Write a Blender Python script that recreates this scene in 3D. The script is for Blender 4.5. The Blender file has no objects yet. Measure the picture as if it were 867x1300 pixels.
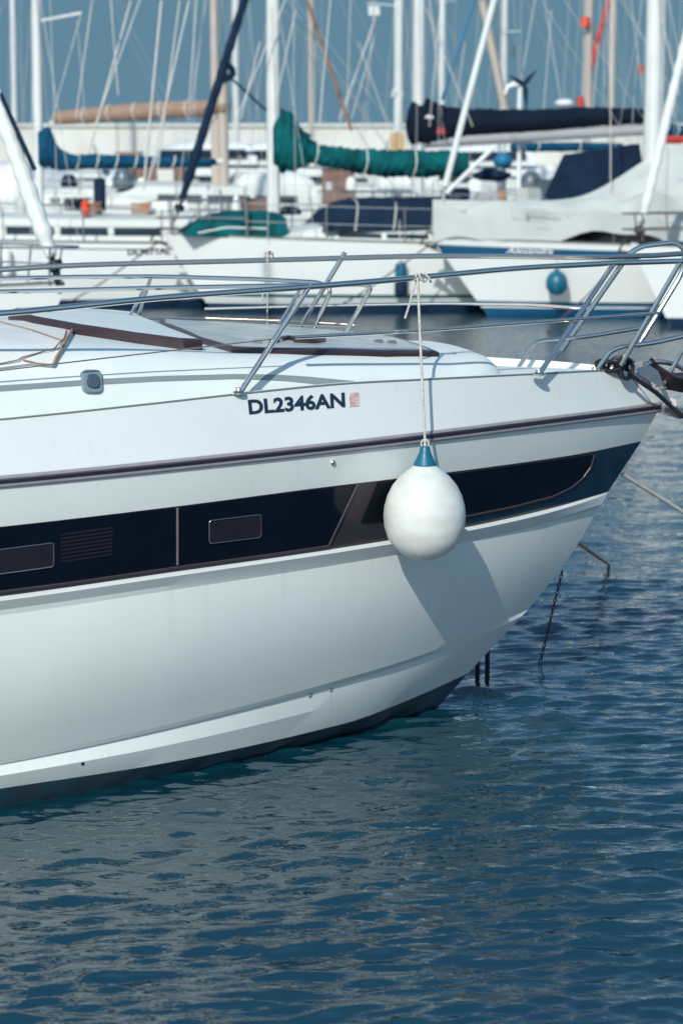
import bpy, bmesh, math, random
import numpy as np
from mathutils import Vector, Matrix
from mathutils.bvhtree import BVHTree
random.seed(7); rng = np.random.default_rng(5)
R = math.radians
scene = bpy.context.scene
col = scene.collection

# ------------------------------------------------------------------ camera
F = 3000.0; H = 3.05; PX, PY = 433.5, 650.0
pitch = math.atan(480 / F); cp, sp = math.cos(pitch), math.sin(pitch)
CAM = Vector((0, 0, H))
def ray(px, py):
    u = (px - PX) / F; v = (PY - py) / F
    return Vector((u, cp + v * sp, -sp + v * cp))
def at(px, py, Y):
    d = ray(px, py); return CAM + d * (Y / d.y)
def at_z(px, py, z=0.0):
    d = ray(px, py); return CAM + d * ((z - H) / d.z)
cam = bpy.data.cameras.new('camera'); co = bpy.data.objects.new('camera', cam); col.objects.link(co)
co.location = CAM; co.rotation_euler = (math.pi / 2 - pitch, 0, 0)
cam.sensor_fit = 'HORIZONTAL'; cam.sensor_width = 24; cam.lens = F / 867 * 24
cam.clip_start = 0.1; cam.clip_end = 8000
cam.dof.use_dof = True; cam.dof.focus_distance = 11.3; cam.dof.aperture_fstop = 3.0
scene.camera = co

# ------------------------------------------------------------------ light
SUN_AZ = R(255)      # direction TO the sun, measured from +X anticlockwise
SUN_EL = R(35)
world = bpy.data.worlds.new('World'); scene.world = world; world.use_nodes = True
nt = world.node_tree; bg = nt.nodes['Background']
sky = nt.nodes.new('ShaderNodeTexSky'); sky.sky_type = 'NISHITA'; sky.sun_disc = False
sky.sun_elevation = SUN_EL; sky.sun_rotation = math.pi / 2 - SUN_AZ
sky.air_density = 1.0; sky.dust_density = 1.0; sky.ozone_density = 2.5
tint = nt.nodes.new('ShaderNodeMix'); tint.data_type = 'RGBA'; tint.blend_type = 'MULTIPLY'
tint.inputs['Factor'].default_value = 1
tint.inputs['B'].default_value = (.70, .92, .95, 1)
nt.links.new(sky.outputs[0], tint.inputs['A'])
# haze band: the low sky over the sea is dull teal rather than white
tc = nt.nodes.new('ShaderNodeTexCoord'); sep = nt.nodes.new('ShaderNodeSeparateXYZ')
nt.links.new(tc.outputs['Generated'], sep.inputs[0])
mr = nt.nodes.new('ShaderNodeMapRange'); mr.inputs['From Min'].default_value = .10; mr.inputs['From Max'].default_value = .36
mr.inputs['To Min'].default_value = 1; mr.inputs['To Max'].default_value = 0
nt.links.new(sep.outputs['Z'], mr.inputs['Value'])
hz = nt.nodes.new('ShaderNodeMix'); hz.data_type = 'RGBA'
nt.links.new(mr.outputs[0], hz.inputs['Factor'])
nt.links.new(tint.outputs['Result'], hz.inputs['A'])
SKYS = 0.15
hz.inputs['B'].default_value = (.122 / SKYS, .245 / SKYS, .335 / SKYS, 1)
nt.links.new(hz.outputs['Result'], bg.inputs['Color']); bg.inputs['Strength'].default_value = SKYS
sl = bpy.data.lights.new('sun', 'SUN'); so = bpy.data.objects.new('sun', sl); col.objects.link(so)
sl.energy = 3.8; sl.angle = R(.6); sl.color = (1, .95, .88)
SUN = Vector((math.cos(SUN_AZ) * math.cos(SUN_EL), math.sin(SUN_AZ) * math.cos(SUN_EL), math.sin(SUN_EL)))
so.rotation_euler = (-SUN).to_track_quat('-Z', 'Y').to_euler()
scene.view_settings.view_transform = 'Standard'; scene.view_settings.look = 'None'; scene.view_settings.exposure = 0
scene.render.engine = 'CYCLES'
scene.cycles.max_bounces = 8

# ------------------------------------------------------------------ materials
def mat(name, c, rough=.5, metal=0, var=0.0, vscale=3.0, coat=0, bump=0, bscale=40, spec=.5, stretch=None, c2=None):
    m = bpy.data.materials.new(name); m.use_nodes = True; t = m.node_tree; b = t.nodes['Principled BSDF']
    b.inputs['Roughness'].default_value = rough; b.inputs['Metallic'].default_value = metal
    b.inputs['Coat Weight'].default_value = coat; b.inputs['Coat Roughness'].default_value = .06
    b.inputs['Specular IOR Level'].default_value = spec
    co_ = t.nodes.new('ShaderNodeTexCoord'); mp = t.nodes.new('ShaderNodeMapping')
    t.links.new(co_.outputs['Object'], mp.inputs[0])
    if stretch: mp.inputs['Scale'].default_value = stretch
    nz = t.nodes.new('ShaderNodeTexNoise'); nz.inputs['Scale'].default_value = vscale; nz.inputs['Detail'].default_value = 6
    t.links.new(mp.outputs[0], nz.inputs['Vector'])
    mx = t.nodes.new('ShaderNodeMix'); mx.data_type = 'RGBA'
    cc = c2 if c2 else tuple(x * (1 - var) for x in c)
    mx.inputs['A'].default_value = (*c, 1); mx.inputs['B'].default_value = (*cc, 1)
    rp = t.nodes.new('ShaderNodeMapRange'); rp.inputs['From Min'].default_value = .35; rp.inputs['From Max'].default_value = .7
    t.links.new(nz.outputs[0], rp.inputs['Value']); t.links.new(rp.outputs[0], mx.inputs['Factor'])
    t.links.new(mx.outputs['Result'], b.inputs['Base Color'])
    if bump:
        n2 = t.nodes.new('ShaderNodeTexNoise'); n2.inputs['Scale'].default_value = bscale; n2.inputs['Detail'].default_value = 4
        t.links.new(co_.outputs['Object'], n2.inputs['Vector'])
        bp = t.nodes.new('ShaderNodeBump'); bp.inputs['Strength'].default_value = bump; bp.inputs['Distance'].default_value = .01
        t.links.new(n2.outputs[0], bp.inputs['Height']); t.links.new(bp.outputs[0], b.inputs['Normal'])
    return m
M = {}
WHITE = (.69, .74, .725)
M['gel'] = mat('gelcoat', WHITE, .20, var=.06, vscale=1.6, coat=.5, bump=.03, bscale=3)
M['deckwhite'] = mat('deck_white', (.72, .79, .77), .45, var=.05, vscale=5)
M['paint_dark'] = mat('navy_paint', (.006, .026, .052), .10, var=.2, coat=.6)
M['bronze'] = mat('bronze_panel', (.036, .029, .038), .3, var=.15, coat=.2)
M['glass'] = mat('smoked_glass', (.004, .007, .016), .09, var=.3, coat=.0, spec=.25)
M['blind'] = mat('louvre_blind', (.017, .014, .024), .4, var=.3, vscale=30)
M['grey'] = mat('grey_stripe', (.235, .285, .295), .4, var=.08)
M['greydk'] = mat('grey_plastic', (.10, .14, .17), .3, var=.2)
M['lensm'] = mat('lamp_lens', (.07, .11, .15), .12, var=.3)
M['lightbody'] = mat('lamp_housing', (.20, .27, .31), .3, var=.15)
M['boot'] = mat('antifouling', (.018, .062, .095), .45, var=.6, vscale=6, c2=(.03, .045, .055))
M['steel'] = mat('polished_steel', (.92, .78, .68), .17, metal=1, var=.08)
M['steel2'] = mat('satin_steel', (.74, .64, .62), .32, metal=1, var=.08)
M['rub'] = mat('rubber_fendering', (.022, .022, .04), .4, var=.3, vscale=20)
M['trim'] = mat('window_trim', (.055, .044, .055), .35, var=.2)
M['railg'] = mat('grey_rail', (.30, .28, .30), .4, var=.15, vscale=12)
M['paleglass'] = mat('pale_glazing', (.56, .62, .60), .25, var=.3, vscale=6)
M['taupe'] = mat('taupe_rail', (.17, .14, .15), .38, var=.2, vscale=12)
M['black'] = mat('black_rubber', (.012, .014, .02), .5, var=.4, vscale=30, bump=.3, bscale=90)
M['maroon'] = mat('tinted_brown', (.050, .031, .035), .35, var=.3, vscale=8)
M['navyc'] = mat('navy_canvas', (.009, .026, .058), .85, var=.3, vscale=4, bump=1, bscale=5, spec=.15)
M['bluec'] = mat('blue_canvas', (.005, .075, .15), .85, var=.35, vscale=4, bump=.5, bscale=12, spec=.15)
M['greenc'] = mat('green_canvas', (.002, .115, .125), .85, var=.6, vscale=3, bump=1, bscale=5, spec=.15)
M['tanc'] = mat('tan_canvas', (.33, .22, .16), .85, var=.2, vscale=4, bump=.5, bscale=12)
M['greyc'] = mat('grey_canvas', (.50, .54, .52), .8, var=.12, vscale=2, bump=.6, bscale=3)
M['whitec'] = mat('white_canvas', (.72, .76, .73), .75, var=.08, vscale=6, bump=.4, bscale=14)
M['bwhite'] = mat('boat_white', (.80, .84, .82), .35, var=.05, vscale=.8)
M['bwhite2'] = mat('boat_cream', (.64, .68, .64), .4, var=.1, vscale=.8)
M['alloy'] = mat('mast_alloy', (.70, .73, .71), .4, var=.1, vscale=2)
M['railg2'] = mat('boom_shade_grey', (.42, .43, .44), .45, var=.1)  # alloy greyed, the boom's shade put into the colour; some deck gear shares it
M['alloydk'] = mat('mast_tan', (.50, .44, .38), .5, var=.1, vscale=2)
M['bluep'] = mat('blue_paint', (.006, .09, .20), .25, var=.1)
M['navyp'] = mat('navy_bottom', (.008, .03, .075), .3, var=.2)
M['greenp'] = mat('green_paint', (.01, .10, .11), .3, var=.1)
M['win'] = mat('cabin_window', (.02, .035, .05), .1, var=.2)
M['wire'] = mat('rigging_wire', (.42, .43, .43), .5, var=.2)
M['wirelt'] = mat('pale_halyard', (.62, .60, .56), .6, var=.2)
M['cream'] = mat('cream_plastic', (.58, .52, .42), .5, var=.2)
M['rope'] = mat('white_rope', (.62, .60, .55), .8, var=.3, vscale=60, bump=.8, bscale=160)
M['ropetan'] = mat('tan_rope', (.48, .26, .15), .8, var=.3, vscale=60)
M['ropebr'] = mat('brown_stay', (.34, .17, .10), .7, var=.2)
M['orange'] = mat('orange_plastic', (.75, .07, .02), .4, var=.1)
M['red'] = mat('red_cloth', (.55, .04, .03), .7, var=.15)
M['bluebright'] = mat('bright_blue', (.01, .17, .33), .6, var=.2)
M['fend'] = mat('fender_vinyl', (.68, .72, .69), .42, c2=(.58, .60, .55), vscale=7, stretch=(1, 1, 2.2), bump=.15, bscale=25)
M['teal'] = mat('teal_vinyl', (.006, .12, .20), .4, var=.15)
M['ink'] = mat('letter_ink', (.012, .025, .055), .4)
M['pink'] = mat('faded_sticker', (.55, .30, .28), .5, var=.5, vscale=40, c2=(.62, .62, .60))
M['conc'] = mat('concrete', (.60, .61, .57), .9, var=.16, vscale=.6, bump=.5, bscale=2)
M['brown'] = mat('timber', (.24, .15, .12), .8, var=.4, vscale=2)
M['rust'] = mat('anchor_iron', (.035, .03, .04), .5, metal=.4, var=.5, vscale=9, c2=(.07, .045, .045))
M['groove'] = mat('seam_grey', (.16, .19, .19), .6)  # grey joint line between the mouldings
M['yellow'] = mat('buff_plastic', (.55, .38, .18), .6, var=.2)

# gelcoat with fine vertical runs of grime below the rail
def streaks(m):
    t = m.node_tree; b = t.nodes['Principled BSDF']; src = b.inputs['Base Color'].links[0].from_socket
    co_ = t.nodes.new('ShaderNodeTexCoord'); mp = t.nodes.new('ShaderNodeMapping'); mp.inputs['Scale'].default_value = (14, 14, .55)
    nz = t.nodes.new('ShaderNodeTexNoise'); nz.inputs['Scale'].default_value = 1.6; nz.inputs['Detail'].default_value = 5
    t.links.new(co_.outputs['Object'], mp.inputs[0]); t.links.new(mp.outputs[0], nz.inputs['Vector'])
    mr = t.nodes.new('ShaderNodeMapRange'); mr.inputs['From Min'].default_value = .60; mr.inputs['From Max'].default_value = .78
    mr.inputs['To Max'].default_value = .15
    t.links.new(nz.outputs[0], mr.inputs['Value'])
    mx = t.nodes.new('ShaderNodeMix'); mx.data_type = 'RGBA'; mx.inputs['B'].default_value = (.38, .36, .31, 1)
    t.links.new(mr.outputs[0], mx.inputs['Factor']); t.links.new(src, mx.inputs['A']); t.links.new(mx.outputs['Result'], b.inputs['Base Color'])
streaks(M['gel']); streaks(M['bwhite'])

# ------------------------------------------------------------------ mesh helpers
ROOT = {}      # object -> world matrix
class MB:
    def __init__(s): s.v = []; s.f = []; s.m = []
    def add(s, vs, fs, mi=0):
        o = len(s.v); s.v += [Vector(p) for p in vs]
        for f in fs: s.f.append([i + o for i in f]); s.m.append(mi)
        return s
    def box(s, c, size, rz=0, mi=0, bev=0):
        bm = bmesh.new(); bmesh.ops.create_cube(bm, size=1)
        bmesh.ops.scale(bm, vec=size, verts=bm.verts)
        if bev: bmesh.ops.bevel(bm, geom=bm.edges[:], offset=bev, segments=2, affect='EDGES')
        m = Matrix.Translation(c) @ Matrix.Rotation(rz, 4, 'Z')
        bm.verts.ensure_lookup_table()
        s.add([m @ v.co for v in bm.verts], [[v.index for v in f.verts] for f in bm.faces], mi); bm.free(); return s
    def tube(s, pts, r, n=8, mi=0, cap=True):
        pts = [Vector(p) for p in pts]; rs = r if isinstance(r, (list, tuple)) else [r] * len(pts)
        up = None; rings = []
        for i, p in enumerate(pts):
            a_ = pts[max(i - 1, 0)]; b_ = pts[min(i + 1, len(pts) - 1)]; t = (b_ - a_)
            if t.length < 1e-9: t = Vector((0, 0, 1))
            t.normalize()
            if up is None:
                up = t.orthogonal().normalized()
            up = (up - t * up.dot(t)).normalized(); w = t.cross(up)
            rings.append([p + (up * math.cos(2 * math.pi * k / n) + w * math.sin(2 * math.pi * k / n)) * rs[i] for k in range(n)])
        vs = [q for rg in rings for q in rg]; fs = []
        for i in range(len(rings) - 1):
            for k in range(n):
                fs.append([i * n + k, i * n + (k + 1) % n, (i + 1) * n + (k + 1) % n, (i + 1) * n + k])
        if cap: fs += [list(range(n))[::-1], [(len(rings) - 1) * n + k for k in range(n)]]
        return s.add(vs, fs, mi)
    def loft(s, rows, mi=0, closed=False, mis=None, flip=False):
        n = len(rows[0]); vs = [q for rw in rows for q in rw]
        for i in range(len(rows) - 1):
            pass
        o = len(s.v); s.v += [Vector(q) for q in vs]
        for i in range(len(rows) - 1):
            for k in range(n if closed else n - 1):
                k2 = (k + 1) % n
                f = [o + i * n + k, o + i * n + k2, o + (i + 1) * n + k2, o + (i + 1) * n + k]
                if flip: f = f[::-1]
                s.f.append(f); s.m.append(mis[k] if mis else mi)
        return s
    def lathe(s, prof, base, n=24, mi=0, axis=None):
        rows = []
        for r, z in prof:
            rows.append([Vector(base) + Vector((r * math.cos(2 * math.pi * k / n), r * math.sin(2 * math.pi * k / n), z)) for k in range(n)])
        return s.loft(rows, mi, closed=True)
    def build(s, name, mats, parent=None, smooth=True, angle=35, label=None, keep=False):
        me = bpy.data.meshes.new(name); mats = mats if isinstance(mats, (list, tuple)) else [mats]
        Mw = ROOT.get(parent.name, Matrix.Identity(4)) if parent else None
        if parent is None:
            c = Vector(((min(v.x for v in s.v) + max(v.x for v in s.v)) / 2, (min(v.y for v in s.v) + max(v.y for v in s.v)) / 2, min(v.z for v in s.v)))
            Mw = Matrix.Translation(c) if not keep else Matrix.Identity(4)
        inv = Mw.inverted()
        me.from_pydata([inv @ v for v in s.v], [], s.f)
        for m in mats: me.materials.append(m)
        me.polygons.foreach_set('material_index', s.m)
        bm = bmesh.new(); bm.from_mesh(me); bmesh.ops.remove_doubles(bm, verts=bm.verts, dist=1e-5)
        bmesh.ops.recalc_face_normals(bm, faces=bm.faces); bm.to_mesh(me); bm.free()
        if smooth: me.shade_smooth(); me.set_sharp_from_angle(angle=R(angle))
        o = bpy.data.objects.new(name, me); col.objects.link(o)
        if parent: o.parent = parent
        else: o.location = Mw.translation
        ROOT[o.name] = Mw
        if label: o['label'] = label
        return o
def tag(o, label=None, cat=None, group=None, kind=None):
    if label: o['label'] = label
    if cat: o['category'] = cat
    if group: o['group'] = group
    if kind: o['kind'] = kind
    return o
def empty(name, loc, rz=0):
    o = bpy.data.objects.new(name, None); col.objects.link(o); o.location = loc; o.rotation_euler = (0, 0, rz)
    o.empty_display_size = .3
    ROOT[o.name] = Matrix.Translation(loc) @ Matrix.Rotation(rz, 4, 'Z'); return o
def interp(tab):
    xs = [t[0] for t in tab]; ys = [t[1] for t in tab]; n = len(xs)
    d = [(ys[i + 1] - ys[i]) / (xs[i + 1] - xs[i]) for i in range(n - 1)]
    m = [d[0]] + [(d[i - 1] + d[i]) / 2 if d[i - 1] * d[i] > 0 else 0 for i in range(1, n - 1)] + [d[-1]]
    def f(x):
        if x <= xs[0]: return ys[0] + m[0] * (x - xs[0]) * .5
        if x >= xs[-1]: return ys[-1]
        for i in range(n - 1):
            if x <= xs[i + 1]: break
        h = xs[i + 1] - xs[i]; t = (x - xs[i]) / h
        return ((2 * t**3 - 3 * t**2 + 1) * ys[i] + (t**3 - 2 * t**2 + t) * h * m[i] + (-2 * t**3 + 3 * t**2) * ys[i + 1] + (t**3 - t**2) * h * m[i + 1])
    return f
def smooth_path(pts, k=6):
    pts = [Vector(p) for p in pts]; out = []
    for i in range(len(pts) - 1):
        p0 = pts[max(i - 1, 0)]; p1 = pts[i]; p2 = pts[i + 1]; p3 = pts[min(i + 2, len(pts) - 1)]
        for j in range(k):
            t = j / k
            out.append(.5 * ((2 * p1) + (p2 - p0) * t + (2 * p0 - 5 * p1 + 4 * p2 - p3) * t * t + (3 * p1 - p0 - 3 * p2 + p3) * t**3))
    out.append(pts[-1]); return out
def round_corner(pts, r=.06, k=5):
    pts = [Vector(p) for p in pts]; out = [pts[0]]
    for i in range(1, len(pts) - 1):
        a_ = (pts[i - 1] - pts[i]); b_ = (pts[i + 1] - pts[i]); rr = min(r, a_.length * .45, b_.length * .45)
        p0 = pts[i] + a_.normalized() * rr; p2 = pts[i] + b_.normalized() * rr
        for j in range(k + 1):
            t = j / k; out.append(p0 * (1 - t)**2 + pts[i] * 2 * t * (1 - t) + p2 * t * t)
    out.append(pts[-1]); return out

# ------------------------------------------------------------------ text
def text_mesh(txt, weight=0.0, shear=0):
    cu = bpy.data.curves.new('t', 'FONT'); cu.body = txt; cu.size = 1; cu.offset = weight; cu.shear = shear; cu.resolution_u = 4
    ob = bpy.data.objects.new('t', cu); col.objects.link(ob); bpy.context.view_layer.update()
    dg = bpy.context.evaluated_depsgraph_get(); me = bpy.data.meshes.new_from_object(ob.evaluated_get(dg))
    bpy.data.objects.remove(ob)
    bm = bmesh.new(); bm.from_mesh(me); bmesh.ops.triangulate(bm, faces=bm.faces)
    bmesh.ops.subdivide_edges(bm, edges=[e for e in bm.edges if e.calc_length() > .25], cuts=2)
    bm.verts.ensure_lookup_table()
    vs = [v.co.copy() for v in bm.verts]; fs = [[v.index for v in f.verts] for f in bm.faces]; bm.free()
    x0 = min(v.x for v in vs); x1 = max(v.x for v in vs); y0 = min(v.y for v in vs); y1 = max(v.y for v in vs)
    return [((v.x - x0) / (x1 - x0), (v.y - y0) / (y1 - y0)) for v in vs], fs

# ================================================================== THE MOTOR YACHT
TH = R(15)
AX = Vector((math.cos(TH), math.sin(TH), 0)); NX = Vector((math.sin(TH), -math.cos(TH), 0))
W0 = at_z(558, 896, 0)
d = ray(838, 517); T = CAM + d * (((W0 - CAM).dot(NX)) / d.dot(NX))
TG = Vector((T.x, T.y, 0))
def Y_(s, l, z): return TG - AX * s + NX * l + Vector((0, 0, z))
def sl_(P): r = P - TG; return -(r.dot(AX)), r.dot(NX)
def hit(px, py, bf, sign=1):
    dd = ray(px, py); lo, hi = 5.0, 30.0
    for i in range(50):
        m = (lo + hi) / 2; P = CAM + dd * (m / dd.y); s, l = sl_(P)
        if l > sign * bf(s): lo = m
        else: hi = m
    return P, s
def hw(B, L, p, s0):
    return lambda s: B * (1 - (1 - min(max((s - s0) / L, 0), 1))**p)
LEN = 10.5
yacht = empty('motor_yacht', TG, TH)
tag(yacht, 'large white motor yacht with dark hull windows and chrome bow rails in the foreground', 'motor yacht')
def ztab(*t): return interp(t)
CV = {
 'D':  (.077, hw(1.85, 6.5, 2.3, .077), ztab((.077, 1.771), (.25, 1.797), (.4, 1.814), (.79, 1.833), (1.11, 1.846), (1.6, 1.863), (2.09, 1.875), (2.63, 1.863), (3.03, 1.847), (3.76, 1.817), (6, 1.75), (11, 1.66))),
 'R':  (0, hw(1.95, 6.5, 2.3, 0), ztab((0, 1.586), (1, 1.594), (1.8, 1.589), (2.66, 1.579), (3.78, 1.557), (6, 1.52), (11, 1.44))),
 'B1': (.105, hw(1.94, 6.5, 2.35, .105), ztab((.105, 1.403), (.65, 1.391), (1.36, 1.395), (2.06, 1.398), (2.97, 1.379), (3.78, 1.357), (6, 1.31), (11, 1.22))),
 'B2': (.293, hw(1.88, 6.4, 2.4, .293), ztab((.293, 1.133), (.65, 1.107), (1.29, 1.083), (2.03, 1.076), (2.95, 1.062), (3.78, 1.033), (6, .98), (11, .9))),
 'C1': (.741, hw(1.77, 6.2, 2.5, .741), ztab((.741, .507), (.99, .465), (1.49, .400), (2.04, .359), (2.70, .314), (3.21, .280), (3.79, .249), (6, .19), (11, .13))),
 'A1': (1.083, hw(1.78, 6, 2.6, 1.083), ztab((1.083, .169), (1.52, .120), (1.93, .088), (2.92, .089), (3.78, .104), (11, .1))),
 'WL': (1.243, hw(1.75, 6, 2.6, 1.243), lambda s: 0.0),
}
def tp(s, s0, w=.9): return min(1, max(0, (s - s0) / w))
def lerpc(a, b, t, bulge=0):
    ca, cb = CV[a], CV[b]; s0 = ca[0] * (1 - t) + cb[0] * t
    # stem bows slightly forward between the two feature lines
    s0 -= bulge
    return (s0, lambda s: ca[1](max(0, s - s0 + ca[0])) * (1 - t) + cb[1](s - s0 + cb[0]) * t + .006 * math.sin(math.pi * t) * tp(s, s0, 2), lambda s: ca[2](s) * (1 - t) + cb[2](s) * t)
CV['B12'] = lerpc('B1', 'B2', .5)
CV['RB'] = lerpc('R', 'B1', .5)
b2 = CV['B2']
CV['K1'] = (b2[0] + .012, lambda s: b2[1](s) + .030 * tp(s, .3, .5), lambda s: b2[2](s) - .014)
CV['K2'] = (b2[0] + .045, lambda s: b2[1](s - .02) + .002, lambda s: b2[2](s) - .062)
c1 = CV['C1']
def midc(t, bul):
    s0 = .338 * (1 - t) + .741 * t - bul
    def b(s):
        e = tp(s, s0, 3.0)
        return hw(1.88 * (1 - t) + 1.77 * t, 6.4 * (1 - t) + 6.2 * t, 2.4 * (1 - t) + 2.5 * t, s0)(s) + .058 * math.sin(math.pi * t) * e
    return (s0, b, lambda s: (b2[2](s) - .062) * (1 - t) + c1[2](s) * t)
for i, t in enumerate((.035, .13, .27, .41, .55, .69, .83, .96)): CV['M%d' % i] = midc(t, .035 * math.sin(math.pi * t))
def mixc(a, b, t):
    ca, cb = CV[a], CV[b]; s0 = ca[0] * (1 - t) + cb[0] * t
    return (s0, lambda s: ca[1](s - s0 + ca[0]) * (1 - t) + cb[1](s - s0 + cb[0]) * t, lambda s: ca[2](s) * (1 - t) + cb[2](s) * t)
CV['C2'] = (.741 + .05, lambda s: max(0, c1[1](s) - .040 * tp(s, .8, .8)), lambda s: c1[2](s) - .022 - .012 * tp(s, .8, 1))
CV['C25'] = None
CV['C3'] = (.93, hw(1.80, 6.1, 2.55, .93), lambda s: c1[2](s) * .48 + CV['A1'][2](s) * .52)
CV['C25'] = mixc('C2', 'C3', .10)
CV['R1'] = mixc('R', 'B1', .06)
def usamp(s0, N=110): return [s0 + (LEN - s0) * (j / N)**1.7 for j in range(N + 1)]
def crv(key, sign=1, off=0):
    s0, b, z = CV[key]; return [Y_(s, sign * max(0, b(s) + (off if s > s0 else 0)), z(s)) for s in usamp(s0)]
def keelc(fr, z, s0):
    return [[Y_(s, sg * CV['WL'][1](s - (s0 - 1.243)) * fr, z * min(1, (s - s0) * .9 + .02)) for s in usamp(s0)] for sg in (1, -1)]
order = ['D', 'R', 'R1', 'RB', 'B1', 'B12', 'B2', 'K1', 'K2'] + ['M%d' % i for i in range(8)] + ['C1', 'C2', 'C25', 'C3', 'A1', 'WL']
#        D-R R-RB RB-B1 B1-B12 B12-B2 B2-K1 K1-K2 K2-M0 ... C1 C2 C3 A1-WL
mi = [0, 0, 0, 0, 1, 1, 0, 0] + [0] * 8 + [0, 0, 0, 0, 0, 2]
hull = MB()
for sg in (1, -1):
    rows = [crv(k, sg) for k in order]
    kl = keelc(.86, -.35, 1.7); k2 = keelc(.0, -.75, 2.2)
    rows.append(kl[0 if sg == 1 else 1]); rows.append(k2[0 if sg == 1 else 1])
    mm = mi + [2, 2]
    for i in range(len(rows) - 1):
        o = len(hull.v); n = len(rows[0]); hull.v += rows[i] + rows[i + 1]
        for k in range(n - 1): hull.f.append([o + k, o + k + 1, o + n + k + 1, o + n + k]); hull.m.append(mm[i])
    if sg == 1: star = rows
# transom
tr = [r[-1] for r in star]; tl = [Y_(sl_(p)[0], -sl_(p)[1], p.z) for p in tr]
hull.add(tr + tl, [[i, i + 1, len(tr) + i + 1, len(tr) + i] for i in range(len(tr) - 1)], 0)
hull_o = hull.build('hull', [M['gel'], M['bronze'], M['boot']], yacht, angle=14)
hb = MB()
for i in range(len(star) - 1):
    o = len(hb.v); n = len(star[0]); hb.v += star[i] + star[i + 1]
    for k in range(n - 1): hb.f.append([o + k, o + k + 1, o + n + k + 1, o + n + k])
BV = BVHTree.FromPolygons([v for v in hb.v], hb.f)
def onhull(px, py, off=.003, bvh=None):
    dd = ray(px, py).normalized()
    loc, nr, i, dist = (bvh or BV).ray_cast(CAM, dd)
    if loc is None: return None
    if nr.dot(dd) > 0: nr = -nr
    return loc + nr * off, nr
def patch(poly, off=.003, bvh=None, step=16, rim=True):
    """a panel lying on a surface, its outline given in photo coordinates; returns MB"""
    bm = bmesh.new(); vs = [bm.verts.new((x, y, 0)) for x, y in poly]; f = bm.faces.new(vs)
    xs = [p[0] for p in poly]; ys = [p[1] for p in poly]
    x = min(xs) + step
    while x < max(xs):
        bmesh.ops.bisect_plane(bm, geom=bm.verts[:] + bm.edges[:] + bm.faces[:], plane_co=(x, 0, 0), plane_no=(1, 0, 0)); x += step
    y = min(ys) + step
    while y < max(ys):
        bmesh.ops.bisect_plane(bm, geom=bm.verts[:] + bm.edges[:] + bm.faces[:], plane_co=(0, y, 0), plane_no=(0, 1, 0)); y += step
    bmesh.ops.triangulate(bm, faces=bm.faces)
    bm.verts.ensure_lookup_table(); mb = MB(); top = []; bot = []
    for v in bm.verts:
        h = onhull(v.co.x, v.co.y, off, bvh)
        if h is None: bm.free(); raise Exception('patch miss %s' % v.co)
        top.append(h[0]); bot.append(h[0] - h[1] * (off + .004))
    n = len(top); fs = [[v.index for v in f.verts] for f in bm.faces]
    if rim: fs += [[e.verts[0].index, e.verts[1].index, e.verts[1].index + n, e.verts[0].index + n] for e in bm.edges if e.is_boundary]
    bm.free()
    return mb.add(top + bot if rim else top, fs)
def strip_on(pts, r, off=0, bvh=None, k=6):
    out = []
    for i in range(len(pts) - 1):
        for j in range(k):
            t = j / k; out.append((pts[i][0] * (1 - t) + pts[i + 1][0] * t, pts[i][1] * (1 - t) + pts[i + 1][1] * t))
    out.append(pts[-1]); P = []
    for q in out:
        h = onhull(q[0], q[1], off, bvh)
        if h: P.append(h[0])
    return P

# rub rail: rubber belt with steel lips
def rubrail():
    prof = [(.0, .034, 0), (.014, .032, 0), (.018, .020, 0), (.012, .010, 1), (.012, -.006, 1), (.020, -.009, 2), (.019, -.022, 2), (.008, -.032, 2), (0, -.034, 2)]
    mb = MB()
    s0, b, z = CV['R']
    S = [x for x in usamp(0, 130)]
    rows = []
    pts = [(s, 1) for s in reversed(S)] + [(s, -1) for s in S[1:]]
    for s, sg in pts:
        db = (b(s + .02) - b(max(0, s - .02))) / (.04 if s > .02 else .02 + s)
        ln = math.hypot(1, db) if s > 0 else 1
        if s == 0: nx, nl = -1, 0
        else: nx, nl = -db / ln, 1 / ln
        rows.append([Y_(s + nx * (o - .004), sg * (b(s) + nl * (o - .004)), z(s) + h * .82) for o, h, m in prof])
    mb.loft(rows, mis=[p[2] for p in prof])
    return mb
rr = rubrail().build('rub_rail', [M['railg'], M['rub'], M['railg']], yacht, angle=25)

# windows in the dark band
def band_window(poly, name='hull_window', m='glass', off=.006, **k):
    return patch(poly, off, **k).build(name, M[m], yacht, angle=20)
fr1 = band_window([(-120, 684), (2, 669.5), (222, 644.5), (222, 717), (2, 748), (-120, 765)])
fr2 = band_window([(227, 644), (330, 630), (451, 615), (415, 690), (227, 716.5)])
fr3 = band_window([(480, 612), (590, 599.5), (690, 586), (751, 577), (746, 592), (737, 605), (724, 616), (700, 627), (650, 640), (594, 651), (500, 661), (458, 664)])
def outline(poly, r, m, parent, name, off=.009, close=True):
    pts = poly + [poly[0]] if close else poly
    P = strip_on(pts, r, off); return MB().tube(P, r, 6).build(name, M[m], parent)
def rrect(q, r=6, k=4):
    c = []; n = len(q)
    for i in range(n):
        p = Vector(q[i]); a_ = (Vector(q[i - 1]) - p).normalized(); b_ = (Vector(q[(i + 1) % n]) - p).normalized()
        p0 = p + a_ * r; p2 = p + b_ * r
        for j in range(k + 1):
            t = j / k; z_ = p0 * (1 - t)**2 + p * 2 * t * (1 - t) + p2 * t * t; c.append((z_.x, z_.y))
    return c
for q, par in (([(264, 660), (330, 652), (330, 681), (264, 689)], fr2), ([(-20, 699), (67, 688), (67, 718), (-20, 730)], fr1)):
    o = patch(rrect(q, 4), .010).build('opening_port', M['blind'], par)
    outline(rrect(q, 4), .0019, 'steel2', par, 'port_frame', off=.012)
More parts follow.
